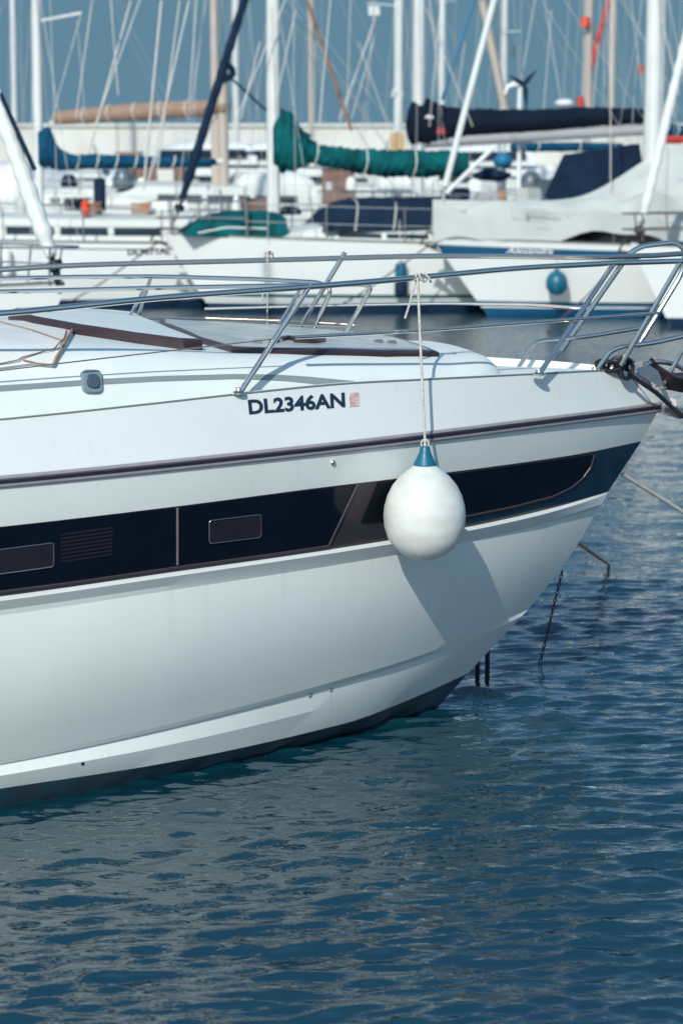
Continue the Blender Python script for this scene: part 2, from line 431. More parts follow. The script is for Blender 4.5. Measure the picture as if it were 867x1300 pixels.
for q in ([(76, 677), (142, 668), (142, 706), (76, 716)],):
    o = MB()
    for i in range(8):
        t0 = i / 8; t1 = t0 + .07
        A = [(q[0][0], q[0][1] * (1 - t0) + q[3][1] * t0), (q[1][0], q[1][1] * (1 - t0) + q[2][1] * t0), (q[1][0], q[1][1] * (1 - t1) + q[2][1] * t1), (q[0][0], q[0][1] * (1 - t1) + q[3][1] * t1)]
        pm = patch(A, .008, rim=False); o.add(pm.v, pm.f)
    o.build('louvre_blind', M['blind'], fr1)
outline([(224.5, 645), (224.5, 716)], .006, 'taupe', yacht, 'window_divider', off=.006, close=False)
outline([(453, 614.5), (417, 691)], .005, 'trim', yacht, 'window_trim', off=.006, close=False)
outline([(-120, 768), (2, 750.5), (100, 738), (222, 720), (340, 704), (417, 692.5)], .006, 'trim', yacht, 'window_trim', off=.006, close=False)
outline([(754, 577), (749, 592), (739, 606), (725, 618), (700, 630), (650, 643), (594, 654.5), (500, 667)], .0055, 'trim', yacht, 'window_trim', off=.006, close=False)
# navy painted end of the band at the stem
pb = patch([(757, 573), (812, 561.5), (803, 574), (790, 594), (772.5, 621.5), (711, 639), (640, 655), (594, 664.5), (594, 657.5), (650, 646.5), (702, 634), (728, 621), (743, 608), (753, 593)], .003, step=12)
pb.build('navy_band_end', M['paint_dark'], yacht)

# registration letters
uv, fs = text_mesh('DL2346AN', weight=.036)
def text_on(uv, fs, q, off, bvh=None):
    mb = MB(); P = []
    for u, v in uv:
        x = (q[0][0] * (1 - u) + q[1][0] * u) * (1 - v) + (q[3][0] * (1 - u) + q[2][0] * u) * v
        y = (q[0][1] * (1 - u) + q[1][1] * u) * (1 - v) + (q[3][1] * (1 - u) + q[2][1] * u) * v
        h = onhull(x, y, off, bvh); P.append(h[0])
    return mb.add(P, fs)
text_on(uv, fs, [(316, 526.5), (438, 517), (437, 497.5), (314, 507)], .003).build('registration_number', M['ink'], yacht, smooth=False)
patch([(443, 498.5), (455, 498), (456, 515.5), (443, 516.5)], .003).build('sticker', M['pink'], yacht)
# fittings
def stud(px, py, r, m, name, ln=.012, bvh=None):
    p, nr = onhull(px, py, 0, bvh); rows = []
    return MB().tube([p - nr * .004, p + nr * ln * .6, p + nr * ln, p + nr * (ln + .001)], [r, r, r * .7, .0005], 14).build(name, M[m], yacht)
stud(422, 587, .013, 'steel', 'drain_fitting'); stud(394, 883, .013, 'railg', 'skin_fitting', .004); stud(420, 876, .011, 'railg', 'skin_fitting', .004); stud(105, 970, .009, 'black', 'skin_fitting', .003)
MB().tube(strip_on([(800, 478), (816, 497), (828, 513)], 0, .0), .0035, 6).build('moulding_seam', M['groove'], yacht)

# ---- deck
Ds0, Db, Dz = CV['D']
deck = MB(); rows = []
S = usamp(Ds0, 90)
for s in S:
    b = Db(s); zz = Dz(s); r_ = []
    bi = max(0, b - .035); bj = max(0, b - .05)
    half = [(b, zz), (bi, zz + .004), (bj, zz - .045)]
    inner = [(bj * t, zz - .045 + .03 * (1 - t * t)) for t in (.8, .6, .4, .2)]
    hp = half + inner
    rows.append([Y_(s, l, z) for l, z in hp] + [Y_(s, 0, zz - .015)] + [Y_(s, -l, z) for l, z in reversed(hp)])
deck.loft(rows); deck.build('deck', M['deckwhite'], yacht, angle=30)
# seam where deck moulding meets the topside moulding
MB().tube([Y_(s, Db(s) + .0005, Dz(s) + .001) for s in usamp(.3, 80)], .0045, 6).build('deck_seam', M['groove'], yacht)

# ---- coachroof
SF = 1.06
bsh = lambda s: max(0.02, Db(s) - .27)
def ztab_px(pts, bf, ext):
    tb = []
    for q in pts:
        P, s = hit(q[0], q[1], bf); tb.append((s, P.z))
    tb.sort(); tb += ext; return interp(tb)
z_sh = ztab_px([(0, 440), (100, 441), (200, 444), (300, 449), (400, 449), (500, 450), (580, 452)], bsh, [(6, 2.35), (LEN, 2.5)])
z_rd = ztab_px([(0, 405), (100, 412), (200, 421), (300, 428), (400, 431), (500, 437), (580, 443)], lambda s: 0, [(6, 2.45), (LEN, 2.6)])
def nose(s, w): return (max(0, 1 - (1 - min(1, (s - SF) / w))**3.2))**.6 if s > SF else 0
coach = MB(); rows = []
SS = [SF + .0005] + [SF + (LEN - .4 - SF) * (j / 120)**1.8 for j in range(1, 121)]
for s in SS:
    k = nose(s, .30); kz = nose(s, .20)**.8; zb = Dz(s) - .03
    bb = (Db(s) - .055) * (.88 + .12 * nose(s, .30)) * min(1, k * 1.0 + .70) if s < SF + .30 else Db(s) - .055
    zs_ = zb + (z_sh(max(s, 1.4)) - zb) * kz; zr = zb + (z_rd(max(s, 1.4)) - zb) * kz
    bs = min(bsh(s), bb - .06)
    hp = [(bb, zb), (bb - .010, zb + (zs_ - zb) * .25), (bb - .035, zb + (zs_ - zb) * .55), (bs + (bb - bs) * .55, zb + (zs_ - zb) * .82), (bs + (bb - bs) * .2, zb + (zs_ - zb) * .96), (bs, zs_ + .0)]
    for t in (.8, .6, .4, .2): hp.append((bs * t, zs_ + (zr - zs_) * (1 - t**1.6)))
    rows.append([Y_(s, l, z) for l, z in hp] + [Y_(s, 0, zr)] + [Y_(s, -l, z) for l, z in reversed(hp)])
coach.loft(rows); n = len(rows[0])
coach.add(rows[0], [list(range(n))]); coach.add(rows[-1], [list(range(n))])
coach_o = coach.build('coachroof', M['deckwhite'], yacht, angle=40)
BC = BVHTree.FromPolygons([v for v in coach.v], coach.f)
# grey accent stripe let into the side
st = [(-60, 494), (2, 489), (50, 486), (100, 482.5), (200, 477.5), (300, 475), (350, 475.5), (390, 478), (430, 482), (475, 486), (425, 488), (400, 487.5), (360, 483.5), (300, 481), (200, 484), (100, 489.5), (50, 493), (2, 496.5), (-60, 502)]
try: patch(st, .003, BC, step=20).build('accent_stripe', M['grey'], yacht)
except Exception as e: print('stripe', e)
# navigation light
p, nr = onhull(116, 484.5, 0, BC)
tx = (AX - nr * AX.dot(nr)).normalized(); ty = nr.cross(tx)
def frame_box(name, p, tx, ty, nr, w, h, dep, m, parent, rr_=.3, z0=-.02):
    q = rrect([(-w / 2, -h / 2), (w / 2, -h / 2), (w / 2, h / 2), (-w / 2, h / 2)], min(w, h) * rr_)
    rows = [[p + tx * x * k + ty * y * k + nr * z for x, y in q] for k, z in ((1, z0), (1, dep * .6), (.9, dep), (.6, dep + .001))]
    mb = MB().loft(rows, closed=True); mb.add(rows[-1], [list(range(len(q)))]); return mb.build(name, M[m], parent)
nl = frame_box('navigation_light', p, tx, ty, nr, .098, .108, .018, 'lightbody', yacht)
frame_box('lens', p, tx, ty, nr, .062, .068, .030, 'lensm', nl, .45, .01)

# skylights on the roof
def slab(name, pts_sl, h, m_side, m_top, zoff=0.0, parent=yacht, inset=.05, zf=None):
    """low box standing on the roof from an outline in (aft, lateral)"""
    def zt(s, l):
        h_ = BC.ray_cast(Y_(s, l, 4), Vector((0, 0, -1)))[0]; return h_.z if h_ else 2.0
    out = [];
    for i in range(len(pts_sl)):
        a_ = pts_sl[i]; b_ = pts_sl[(i + 1) % len(pts_sl)]
        for j in range(6): t = j / 6; out.append((a_[0] * (1 - t) + b_[0] * t, a_[1] * (1 - t) + b_[1] * t))
    cx = sum(q[0] for q in out) / len(out); cy = sum(q[1] for q in out) / len(out)
    def ring(k, z): return [Y_(cx + (s - cx) * k, cy + (l - cy) * k, zt(cx + (s - cx) * k, cy + (l - cy) * k) + z) for s, l in out]
    o = MB().loft([ring(1, -.01), ring(1, h * .75), ring(.985, h), ring(.95, h)], closed=True).build(name, M[m_side], parent, angle=30)
    tp_ = MB().loft([ring(.95, h + .001), ring(.7, h + .004), ring(.35, h + .004)], closed=True); r3 = ring(.35, h + .004); tp_.add(r3, [list(range(len(r3)))])
    tp_.build('glazing' if m_top == 'paleglass' else 'top_panel', M[m_top], o); return o
def roof_sl(px, py):
    h = onhull(px, py, 0, BC)
    if h is None: return None
    return sl_(h[0])
slab('skylight', [(1.42, .52), (1.75, .70), (2.20, .86), (2.58, .92), (2.66, .5), (2.66, -.5), (2.58, -.92), (2.20, -.86), (1.75, -.70), (1.42, -.52)], .026, 'maroon', 'paleglass')
slab('windscreen_frame', [(2.72, .93), (2.82, .98), (3.02, .86), (3.26, .62), (3.44, .30), (3.52, 0), (3.44, -.30), (3.26, -.62), (2.82, -.98), (2.72, -.93), (2.76, -.4), (2.76, .4)], .050, 'maroon', 'deckwhite')
# hinges and catches on the skylight
for q in ((326, 443), (352, 441), (480, 442), (497, 443)):
    h = onhull(q[0], q[1], 0, BC)
    if h: MB().box(h[0] + Vector((0, 0, .035)), (.05, .035, .022), TH, 0, .006).build('hinge', M['steel'], yacht)
tag(MB().tube(smooth_path([onhull(x, y, .035, BC)[0] for x, y in ((345, 443), (365, 438), (380, 441), (395, 437), (410, 440), (398, 443), (372, 442))], 4), .016, 6).build('furled_strap', M['maroon'], yacht))
# canvas windscreen cover and its piping
cov = patch([(-60, 412), (2, 410), (30, 411), (60, 416), (92, 424), (86, 436), (78, 448), (66, 466), (40, 463), (2, 468), (-60, 474)], .016, BC, step=14).build('windscreen_cover', M['whitec'], yacht)
for pl, r, m_ in (([(-50, 404), (2, 414), (40, 424), (80, 438), (84, 424)], .003, 'ropetan'), ([(91, 424), (80, 443), (65, 466)], .0065, 'ropetan'), ([(65, 466), (45, 464), (25, 459)], .0035, 'ropetan'), ([(-50, 470), (2, 464), (25, 459), (68, 447), (80, 436)], .003, 'taupe')):
    P = strip_on(pl, r, .022, BC)
    if len(P) > 1: MB().tube(P, r, 6).build('cover_piping', M[m_], cov)

# ------------------------------------------------------------------ rails of the yacht
rb = lambda s: max(.0, hw(1.77, 6.5, 2.3, -.1)(s))
zr_ = interp([(-.6, 2.42), (0, 2.392), (1.1, 2.386), (1.66, 2.366), (2.22, 2.347), (3.02, 2.322), (3.74, 2.278), (6, 2.22), (9, 2.2)])
def railb(s): return max(rb(s), .27 - .02 * max(0, -s))
near = [Y_(s, railb(s), zr_(s)) for s in [8.6 - .2 * i for i in range(44)]]
fr = [Y_(-.05, .27, zr_(0)), Y_(-.4, .26, zr_(-.4)), Y_(-.52, .20, zr_(-.5)), Y_(-.56, 0, zr_(-.5)), Y_(-.52, -.20, zr_(-.5)), Y_(-.4, -.26, zr_(-.4)), Y_(-.05, -.27, zr_(0))]
far = [Y_(s, -railb(s), zr_(s)) for s in [.0 + .2 * i for i in range(44)]]
MB().tube([p for p in near if sl_(p)[0] > .02] + smooth_path(fr, 4) + far, .0145, 10).build('top_rail', M['steel'], yacht)
MB().tube([Y_(8.6, rb(8.6), 1.7), Y_(8.6, railb(8.6), 2.2)], .0145, 8).build('stanchion', M['steel'], yacht)
def pt(px, py, l):   # a point seen at that pixel on the lengthwise plane at lateral distance l of the yacht
    dd = ray(px, py); t = ((TG + NX * l) - CAM).dot(NX) / dd.dot(NX); return CAM + dd * t
def ptb(px, py, sg=1, bf=rb): return hit(px, py, bf, sg)[0]
def pipe(pts, r=.0135, name='stanchion', m='steel', rc=.07, n=10):
    return MB().tube(round_corner(pts, rc), r, n).build(name, M[m], yacht)
def foot(p):
    return MB().lathe([(.0, 0), (.035, 0), (.034, .008), (.018, .016), (.014, .03)], p, 14).build('rail_foot', M['steel'], yacht)
pipe([ptb(303, 501), ptb(394, 361)]); pipe([ptb(683, 477), ptb(779, 334)]); foot(ptb(303, 500)); foot(ptb(684, 476))
pipe([ptb(438, 320, -1), ptb(374, 427, -1)])
pipe([ptb(2000 - 2000 + 374, 428), ptb(470, 423), ptb(560, 417.5), ptb(700, 407), pt(836, 397, .27)], .0095, 'mid_rail')
pipe([ptb(260, 392, -1), ptb(400, 388, -1), ptb(560, 385, -1), ptb(660, 386, -1), pt(745, 391, -.3)], .010, 'mid_rail')
pipe([ptb(-40, 475), ptb(120, 456), ptb(225, 444), ptb(349, 430)], .0035, 'guard_wire', n=6)
pipe([ptb(140, 404, -1), ptb(260, 404, -1), ptb(350, 407, -1), ptb(450, 413, -1)], .0075, 'guard_wire', n=6)
# grab rails over the forward sun area
pipe([pt(-60, 356, -.75), pt(0, 353.5, -.75), pt(100, 351, -.75), pt(200, 350.5, -.75), pt(330, 354, -.75), pt(405, 358, -.75), pt(421, 366, -.75), pt(394, 428, -.75)], .012, 'grab_rail')
pipe([pt(-60, 372, -.35), pt(0, 370, -.35), pt(100, 367.5, -.35), pt(200, 365, -.35), pt(330, 362.5, -.35), pt(460, 360.5, -.35), pt(472, 364, -.35), pt(433, 431, -.35)], .012, 'grab_rail', rc=.045)
for a_, b_, l in (((192, 350), (172, 412), -.75), ((183, 366), (160, 412), -.35), ((387, 357), (345, 428), -.75)):
    pipe([pt(*a_, l), pt(*b_, l)], .010)
pipe([pt(340, 411, -.5), pt(443, 414, -.5)], .006, 'guard_wire', n=6)
# pulpit hoops
pipe([pt(712, 446, -.3), pt(800, 320, -.3), pt(815, 312, -.3), pt(856, 307, -.3), pt(870, 316, -.3), pt(866, 346, -.3), pt(809, 440, -.3)], .0145, 'pulpit_hoop', rc=.05)
pipe([ptb(656, 470, -1, lambda s: .22), pt(677, 437, -.22), pt(688, 432, -.22), pt(745, 427, -.25), pt(812, 416, -.3)], .0125, 'pulpit_hoop')
pipe([pt(755, 473, .2), pt(775, 445, .2), pt(788, 440, .2), pt(830, 435, .2), pt(890, 421, .2)], .0135, 'pulpit_hoop')
pipe([pt(788, 464, .27), pt(863, 333, .27)], .0135)
pipe([pt(840, 492, .06), pt(893, 397, .06), pt(905, 335, .06)], .012)
foot(pt(755, 473, .2)); foot(pt(840, 492, .06))
# ------------------------------------------------------------------ bow gear
mb = MB()
def prism_l(pts, l0, l1): 
    A = [pt(x, y, l0) for x, y in pts]; off = NX * (l1 - l0); B = [p + off for p in A]; n = len(A)
    return A + B, [list(range(n)), list(range(n, 2 * n))[::-1]] + [[i, (i + 1) % n, (i + 1) % n + n, i + n] for i in range(n)]
for l in (.07, -.085): mb.add(*prism_l([(806, 468), (822, 462), (834, 470), (850, 508), (862, 520), (858, 526), (846, 514), (836, 490), (812, 476)], l, l + .012))
mb.add(*prism_l([(836, 514), (858, 514), (866, 524), (850, 528), (834, 524)], -.07, .07))
mb.tube([pt(852, 512, .08), pt(852, 512, -.08)], .03, 14)
mb.build('bow_roller', M['steel2'], yacht)
anc = empty('anchor', pt(845, 480, 0))
tag(anc, 'dark iron anchor stowed on the bow roller of the foreground motor yacht', 'anchor')
mb = MB(); sh = [pt(x, y, 0) for x, y in ((818, 463), (835, 459), (860, 464), (880, 480), (888, 500))]
mb.tube(smooth_path(sh), .014, 8); mb.build('shank', M['steel2'], anc)
fl = MB(); prof = [((826, 468), .02), ((832, 478), .10), ((844, 486), .16), ((866, 490), .17), ((890, 488), .10), ((905, 480), .01)]
rows = []
for (q, w) in prof:
    c = pt(q[0], q[1], 0); rows.append([c + NX * w + Vector((0, 0, .045)), c + NX * w * .5 + Vector((0, 0, .0)), c + Vector((0, 0, -.035)), c - NX * w * .5, c - NX * w + Vector((0, 0, .045)), c - NX * w * .5 + Vector((0, 0, .065)), c + Vector((0, 0, .05 if w > .03 else .04)), c + NX * w * .5 + Vector((0, 0, .065))])
fl.loft(rows, closed=True); fl.add(rows[0], [list(range(8))]); fl.add(rows[-1], [list(range(8))]); fl.build('fluke', M['rust'], anc, angle=50)
# deck cleat with black coil and the mooring line
cl = MB(); c0 = pt(790, 470, .16)
cl.tube([c0 - AX * .07 + Vector((0, 0, .05)), c0 + AX * .07 + Vector((0, 0, .05))], .011, 8); cl.tube([c0 - AX * .03, c0 - AX * .03 + Vector((0, 0, .05))], .01, 8); cl.tube([c0 + AX * .03, c0 + AX * .03 + Vector((0, 0, .05))], .01, 8)
cl.build('cleat', M['steel'], yacht)
ml = MB(); pts = []
for k in range(70):
    a_ = k * .62; rr0 = .040 + .012 * math.sin(k * .9)
    if k < 40: base = pt(778, 463, .18) + AX * (.05 * math.sin(k * .35)) ; pts.append(base + AX * (rr0 * 1.1 * math.cos(a_)) + Vector((0, 0, rr0 * math.sin(a_) * .75)) + NX * (.03 * math.sin(a_ * .7)))
    else: base = pt(795, 468, .20); pts.append(base + AX * (.036 * math.cos(a_)) + Vector((0, 0, .052 * math.sin(a_))) + NX * (.02 * math.sin(a_ * .5)))
ml.tube(smooth_path(pts, 3), .0105, 6)
ml.tube(smooth_path([pt(798, 474, .22), pt(815, 486, .2), pt(835, 500, .16), pt(852, 516, .12), pt(880, 538, .1), pt(960, 600, -.1), pt(1200, 760, -.6), pt(1500, 950, -1.4)], 6), .0125, 8)
tag(ml.build('mooring_line', M['black']), 'thick black mooring line coiled round the bow cleat and running down to the right', 'mooring line')

# ------------------------------------------------------------------ white ball fender
ph, nr = onhull(539, 650, 0); dd = ray(539, 650).normalized()
Rf = .197
FC = ph - dd * (Rf / abs(nr.dot(dd)) * 1.0 + .004)
# keep it hanging just clear of the hull above as well
fe = empty('ball_fender', FC - Vector((0, 0, .23)))
tag(fe, 'white round ball fender with blue neck hanging on a rope against the yacht hull', 'fender')
k_ = (FC.y / 11.2)
prof = [(0.001, -.232), (.05, -.228), (.10, -.208), (.145, -.172), (.178, -.125), (.194, -.07), (.198, -.015), (.194, .03), (.180, .08), (.155, .13), (.120, .172), (.085, .202), (.058, .222), (.050, .228)]
Rm = 52.5 * (FC.y * 1.01) / F / .198
prof = [(a_ * Rm, b_ * Rm) for a_, b_ in prof]
MB().lathe(smooth := prof, FC, 48).build('ball', M['fend'], fe, angle=60)
MB().lathe([(a_ * Rm, b_ * Rm) for a_, b_ in ((.052, .225), (.056, .232), (.052, .240), (.040, .262), (.027, .290), (.024, .312), (.018, .320), (.001, .321))], FC, 24).build('neck', M['teal'], fe, angle=40)
rt = ptb(530, 352); nk = FC + Vector((0, 0, .31 * Rm))
rp = MB(); rp.tube([nk - Vector((.0, 0, .0)), nk + Vector((0, 0, .04)), nk * .5 + rt * .5, rt + Vector((0, -.016, 0))], .0065, 8)
rp.tube([nk + Vector((.018 * math.cos(t), .0, .02 + .022 * math.sin(t))) for t in [i * .5 for i in range(14)]], .005, 6)
rk = [rt + Vector((.010 * math.sin(i * 1.1) + .004 * i - .02, .021 * math.cos(i * .9), .021 * math.sin(i * .9))) for i in range(22)]
rp.tube(rk, .0055, 6)
rp.tube(smooth_path([rt + Vector((-.01, -.02, -.02)), rt + Vector((-.03, -.02, -.09)), pt(520, 385, .93), pt(514, 404, .93)]), .0055, 6)
rp.build('hanging_rope', M['rope'], fe)
# SUN CHECK
shd = onhull(553, 752, 0)[0]; v = (FC - shd).normalized(); print('SUNVEC suggested az %.1f el %.1f' % (math.degrees(math.atan2(v.y, v.x)) % 360, math.degrees(math.asin(v.z))))
# spare rope ends on the far rail
rp = MB(); rf = ptb(340, 323, -1)
rp.tube([rf + Vector((.010 * math.sin(i * 1.1) + .003 * i - .02, .021 * math.cos(i * .9), .021 * math.sin(i * .9))) for i in range(18)], .0055, 6)
rp.tube(smooth_path([rf + Vector((0, -.02, -.01)), ptb(338, 350, -1), ptb(334, 372, -1), ptb(332, 385, -1)]), .005, 6)
rp.tube([rf + Vector((0, -.02, -.01)), ptb(339, 425, -1)], .004, 6)
tag(rp.build('rope', M['rope']), 'thin white rope tied round the far bow rail of the yacht and hanging down', 'rope')
# lines and chains from the bow into the water
def wl(px, py): return at_z(px, py, 0)
tag(MB().tube([pt(790, 602, -.05), pt(867, 650, -.4), wl(1150, 800)], .012, 8).build('mooring_line', M['rope']), 'white mooring rope running from behind the yacht stem down to the right', 'mooring line')
tag(MB().tube([pt(733, 689, -.06), wl(773, 717)], .010, 8).build('mooring_line', M['ropetan']), 'short orange brown rope slanting from the yacht stem into the water', 'mooring line')
ch = MB(); A_ = pt(714, 724, -.08); B_ = wl(684, 838) - Vector((0, 0, .05))
for i in range(26):
    p0 = A_.lerp(B_, i / 26); p1 = A_.lerp(B_, (i + 1.25) / 26); w = (AX if i % 2 else NX) * .008
    ch.tube([p0, p0 * .7 + p1 * .3 + w, p0 * .3 + p1 * .7 + w, p1, p0 * .3 + p1 * .7 - w, p0 * .7 + p1 * .3 - w, p0], .0032, 5)
tag(ch.build('chain', M['rust']), 'thin dark anchor chain dropping from the yacht stem into the sea', 'chain')
for (x, yb, lab) in ((606, 858, 'short dark pipe poking out of the water behind the stem, nearer the hull'), (618.5, 858, 'short dark pipe poking out of the water behind the stem, further from the hull')):
    b_ = wl(x, yb); tag(MB().tube([b_ - Vector((0, 0, .4)), b_ + Vector((0, 0, .16)), b_ + Vector((-.01, .05, .7))], .014, 10).build('pipe', M['black']), lab, 'pipe', 'dark pipes standing in the water by the bow')
# ================================================================== MOORED BOATS BEHIND
class Boat:
    def __init__(b, label, bow, Y, phi, L, B, left=True, rake=.9, fb=None, bands=None, cat='sailboat', name='sailing_boat', group=None, stern_z=.85, bmats=None):
        P = at(bow[0], bow[1], Y); b.fb = P.z if fb is None else fb; b.L = L; b.B = B; b.rake = rake
        c, s = math.cos(R(phi)), math.sin(R(phi)); b.A = Vector((c if left else -c, s, 0)); b.N = Vector((s if left else -s, -c, 0))
        b.O = Vector((P.x, P.y, 0)); b.stern = stern_z
        b.root = empty(name, b.O, math.atan2(-b.A.y, -b.A.x)); tag(b.root, label, cat, group)
        bands = bands or [(1, 0), (.93, 0), (.2, 0), (.12, 1), (0, 1)]
        bmats = bmats or [M['bwhite'], M['navyp']]
        rows = []
        for i, (fz, _) in enumerate(bands): rows.append((fz, None))
        hb_ = MB(); n = 36
        fr = [q[0] for q in bands] + [-.35, -.6]
        mis = [q[1] for q in bands] + [bands[-1][1]]
        allr = []
        for sg in (1, -1):
            rs = []
            for fz in fr:
                s0 = b.rake * (1 - fz) if fz >= 0 else b.rake + (-fz) * 1.5
                rw = []
                for j in range(n + 1):
                    s = s0 + (L - s0) * (j / n)**1.5
                    wb = b.hb(s, s0) * (1 - .16 * (1 - max(0, fz))**2) * (1 if fz >= 0 else .6 * (1 + fz))
                    rw.append(b.P(s, sg * wb, fz * b.sheer(s) if fz > 0 else fz))
                rs.append(rw)
            for i in range(len(rs) - 1):
                o = len(hb_.v); m = n + 1; hb_.v += rs[i] + rs[i + 1]
                for k in range(n): hb_.f.append([o + k, o + k + 1, o + m + k + 1, o + m + k]); hb_.m.append(mis[i])
            allr.append([r_[-1] for r_ in rs])
        tr = allr[0] + allr[1]; m = len(fr)
        hb_.add(tr, [[i, i + 1, m + i + 1, m + i] for i in range(m - 1)], 0)
        b.hull = hb_.build('hull', bmats, b.root, angle=30)
        dk = MB(); rw = []
        for j in range(25):
            s = L * (j / 24)**1.4; w = b.hb(s, 0); z = b.sheer(s)
            rw.append([b.P(s, w, z + .05), b.P(s, max(0, w - .04), z + .05), b.P(s, max(0, w - .05), z), b.P(s, 0, z + .05), b.P(s, -max(0, w - .05), z), b.P(s, -max(0, w - .04), z + .05), b.P(s, -w, z + .05)])
        dk.loft(rw).build('deck', M['bwhite2'], b.root)
    def hb(b, s, s0):
        u = max(0, s - s0) / (b.L * .55)
        w = b.B / 2 * (1 - (1 - min(1, u))**2.1)
        if s > b.L * .6: w *= 1 - .28 * ((s - b.L * .6) / (b.L * .4))**1.6
        return w
    def sheer(b, s): t = s / b.L; return b.fb * (1 - t) + b.fb * b.stern * t - .07 * math.sin(math.pi * t)
    def P(b, s, l, z): return b.O + b.A * s + b.N * l + Vector((0, 0, z))
    def cl(b, px, py, l=0):
        dd = ray(px, py); t = ((b.O + b.N * l) - CAM).dot(b.N) / dd.dot(b.N); return CAM + dd * t
    def sz(b, px, py, l=0): p = b.cl(px, py, l); return (p - b.O).dot(b.A), p.z
    def part(b, mb, name, m, label=None, **k): return mb.build(name, m if isinstance(m, list) else M[m], b.root, label=label, **k)
    def cabin(b, s0, s1, h, w=.62, m='bwhite2', windows=3, wname='window'):
        mb = MB(); rw = []
        n = 14
        for j in range(n + 1):
            s = s0 + (s1 - s0) * j / n; t = j / n
            hh = h * min(1, (t / .22))**.7 * (1 if t < .97 else .92) + .002
            wd = min(b.hb(s, 0) * w, b.B / 2 * w); z = b.sheer(s)
            rw.append([b.P(s, l, z + zz) for l, zz in ((wd, 0), (wd * .95, hh * .6), (wd * .85, hh * .95), (wd * .5, hh * 1.08), (0, hh * 1.14), (-wd * .5, hh * 1.08), (-wd * .85, hh * .95), (-wd * .95, hh * .6), (-wd, 0))])
        mb.loft(rw); mb.add(rw[-1], [list(range(9))]); mb.add(rw[0], [list(range(9))])
        c = b.part(mb, 'cabin', m)
        for k in range(windows):
            a0 = s0 + (s1 - s0) * (.28 + .68 * k / windows); a1 = a0 + (s1 - s0) * .60 / windows; rr_ = []
            for sg in (1,):
                q = [(a0, .3), (a0, .62), (a1, .62), (a1, .3)]
                pts = []
                for (s, f_) in q:
                    wd = min(b.hb(s, 0) * w, b.B / 2 * w); pts.append(b.P(s, wd * (1 - .05 * f_ / .6) + .02, b.sheer(s) + h * f_))
                pi = [p - b.N * .03 for p in pts]
                MB().add(pts + pi, [[0, 1, 2, 3], [0, 1, 5, 4], [1, 2, 6, 5], [2, 3, 7, 6], [3, 0, 4, 7]]).build(wname, M['win'], c, smooth=False)
        return c
    def mast(b, px, w_px, top=11.5, m='alloy', spread=(.52, .8), py=250, base=None, shrouds=True, r2=None):
        s, z = b.sz(px, py); b.ms = s
        p0 = b.P(s, 0, base if base is not None else b.sheer(s) + .1); Yd = p0.y
        r = w_px * Yd / F / 2 if r2 is None else r2
        mb = MB()
        mb.tube([p0, b.P(s + .02, 0, top)], r, 14)
        mo = b.part(mb, 'mast', m); b.top = top
        for k, f_ in enumerate(spread):
            zz = p0.z + (top - p0.z) * f_ * .9; ln = .75 - .12 * k
            MB().tube([b.P(s + .15, -ln, zz + .05), b.P(s, 0, zz), b.P(s + .15, ln, zz + .05)], .018, 6).build('spreader', M[m], mo)
        if shrouds:
            for sg in (1, -1):
                hbm = b.hb(s, 0) * .95; chain = b.P(s + .15, sg * hbm, b.sheer(s)); mb = MB()
                zz = [p0.z + (top - p0.z) * f_ * .9 + .05 for f_ in spread]
                mb.tube([chain, b.P(s + .15, sg * .75, zz[0])] + ([b.P(s + .15, sg * .63, zz[1])] if len(zz) > 1 else []) + [b.P(s, 0, top)], .008, 4)
                mb.tube([b.P(s - .35, sg * hbm, b.sheer(s)), b.P(s, 0, zz[0] - .1)], .007, 4)
                mb.tube([b.P(s + .5, sg * hbm, b.sheer(s)), b.P(s, 0, zz[0] - .1)], .007, 4)
                b.part(mb, 'shroud', 'wire')
        # halyards
        mb = MB()
        for k in range(3):
            mb.tube([b.P(s + random.uniform(-.16, .1), random.uniform(-.2, .2), b.sheer(s) + .1), b.P(s + .02, 0, top * random.uniform(.8, 1))], .006, 4)
        b.part(mb, 'halyard', 'wirelt'); return mo
    def stays(b, fore=None, fm='whitec', back=True, r=.05, fs=.15):
        top = b.P(b.ms, 0, b.top)
        st = b.P(fs, 0, b.sheer(0) + .25)
        if fore == 'wire' or fore is None: b.part(MB().tube([b.P(fs, 0, b.sheer(0)), top], .009, 4), 'forestay', 'wire')
        else: b.furl(st, top, r, fm)
        if back:
            for sg in (1, -1): b.part(MB().tube([b.P(b.L - .1, sg * b.B * .25, b.sheer(b.L)), b.P(b.L - (b.L - b.ms) * .35, 0, b.top * .38 + .5), top] if False else [b.P(b.L - .1, sg * b.B * .25, b.sheer(b.L)), top], .008, 4), 'backstay', 'wire')
    def furl(b, p0, p1, r, fm, wrap=True, name='furled_jib'):
        n = 60; pts = [p0.lerp(p1, i / n) for i in range(n + 1)]
        rs = [r * (.55 + .45 * min(1, i / 4)) * (1.0 + .10 * math.sin(i * 1.9)) * (1 - .35 * i / n) for i in range(n + 1)]
        j = b.part(MB().tube(pts, rs, 10), name, fm)
        dn = (p0 - p1).normalized(); dr = MB()
        dr.tube([p0 + dn * .0, p0 + dn * .05, p0 + dn * .05, p0 + dn * .07, p0 + dn * .15, p0 + dn * .15, p0 + dn * .19], [.03, .03, .09, .09, .09, .035, .03], 12)
        dr.tube([p0 + dn * .19, p0 + dn * .34], .014, 6)
        b.part(dr, 'furling_drum', 'black'); return j
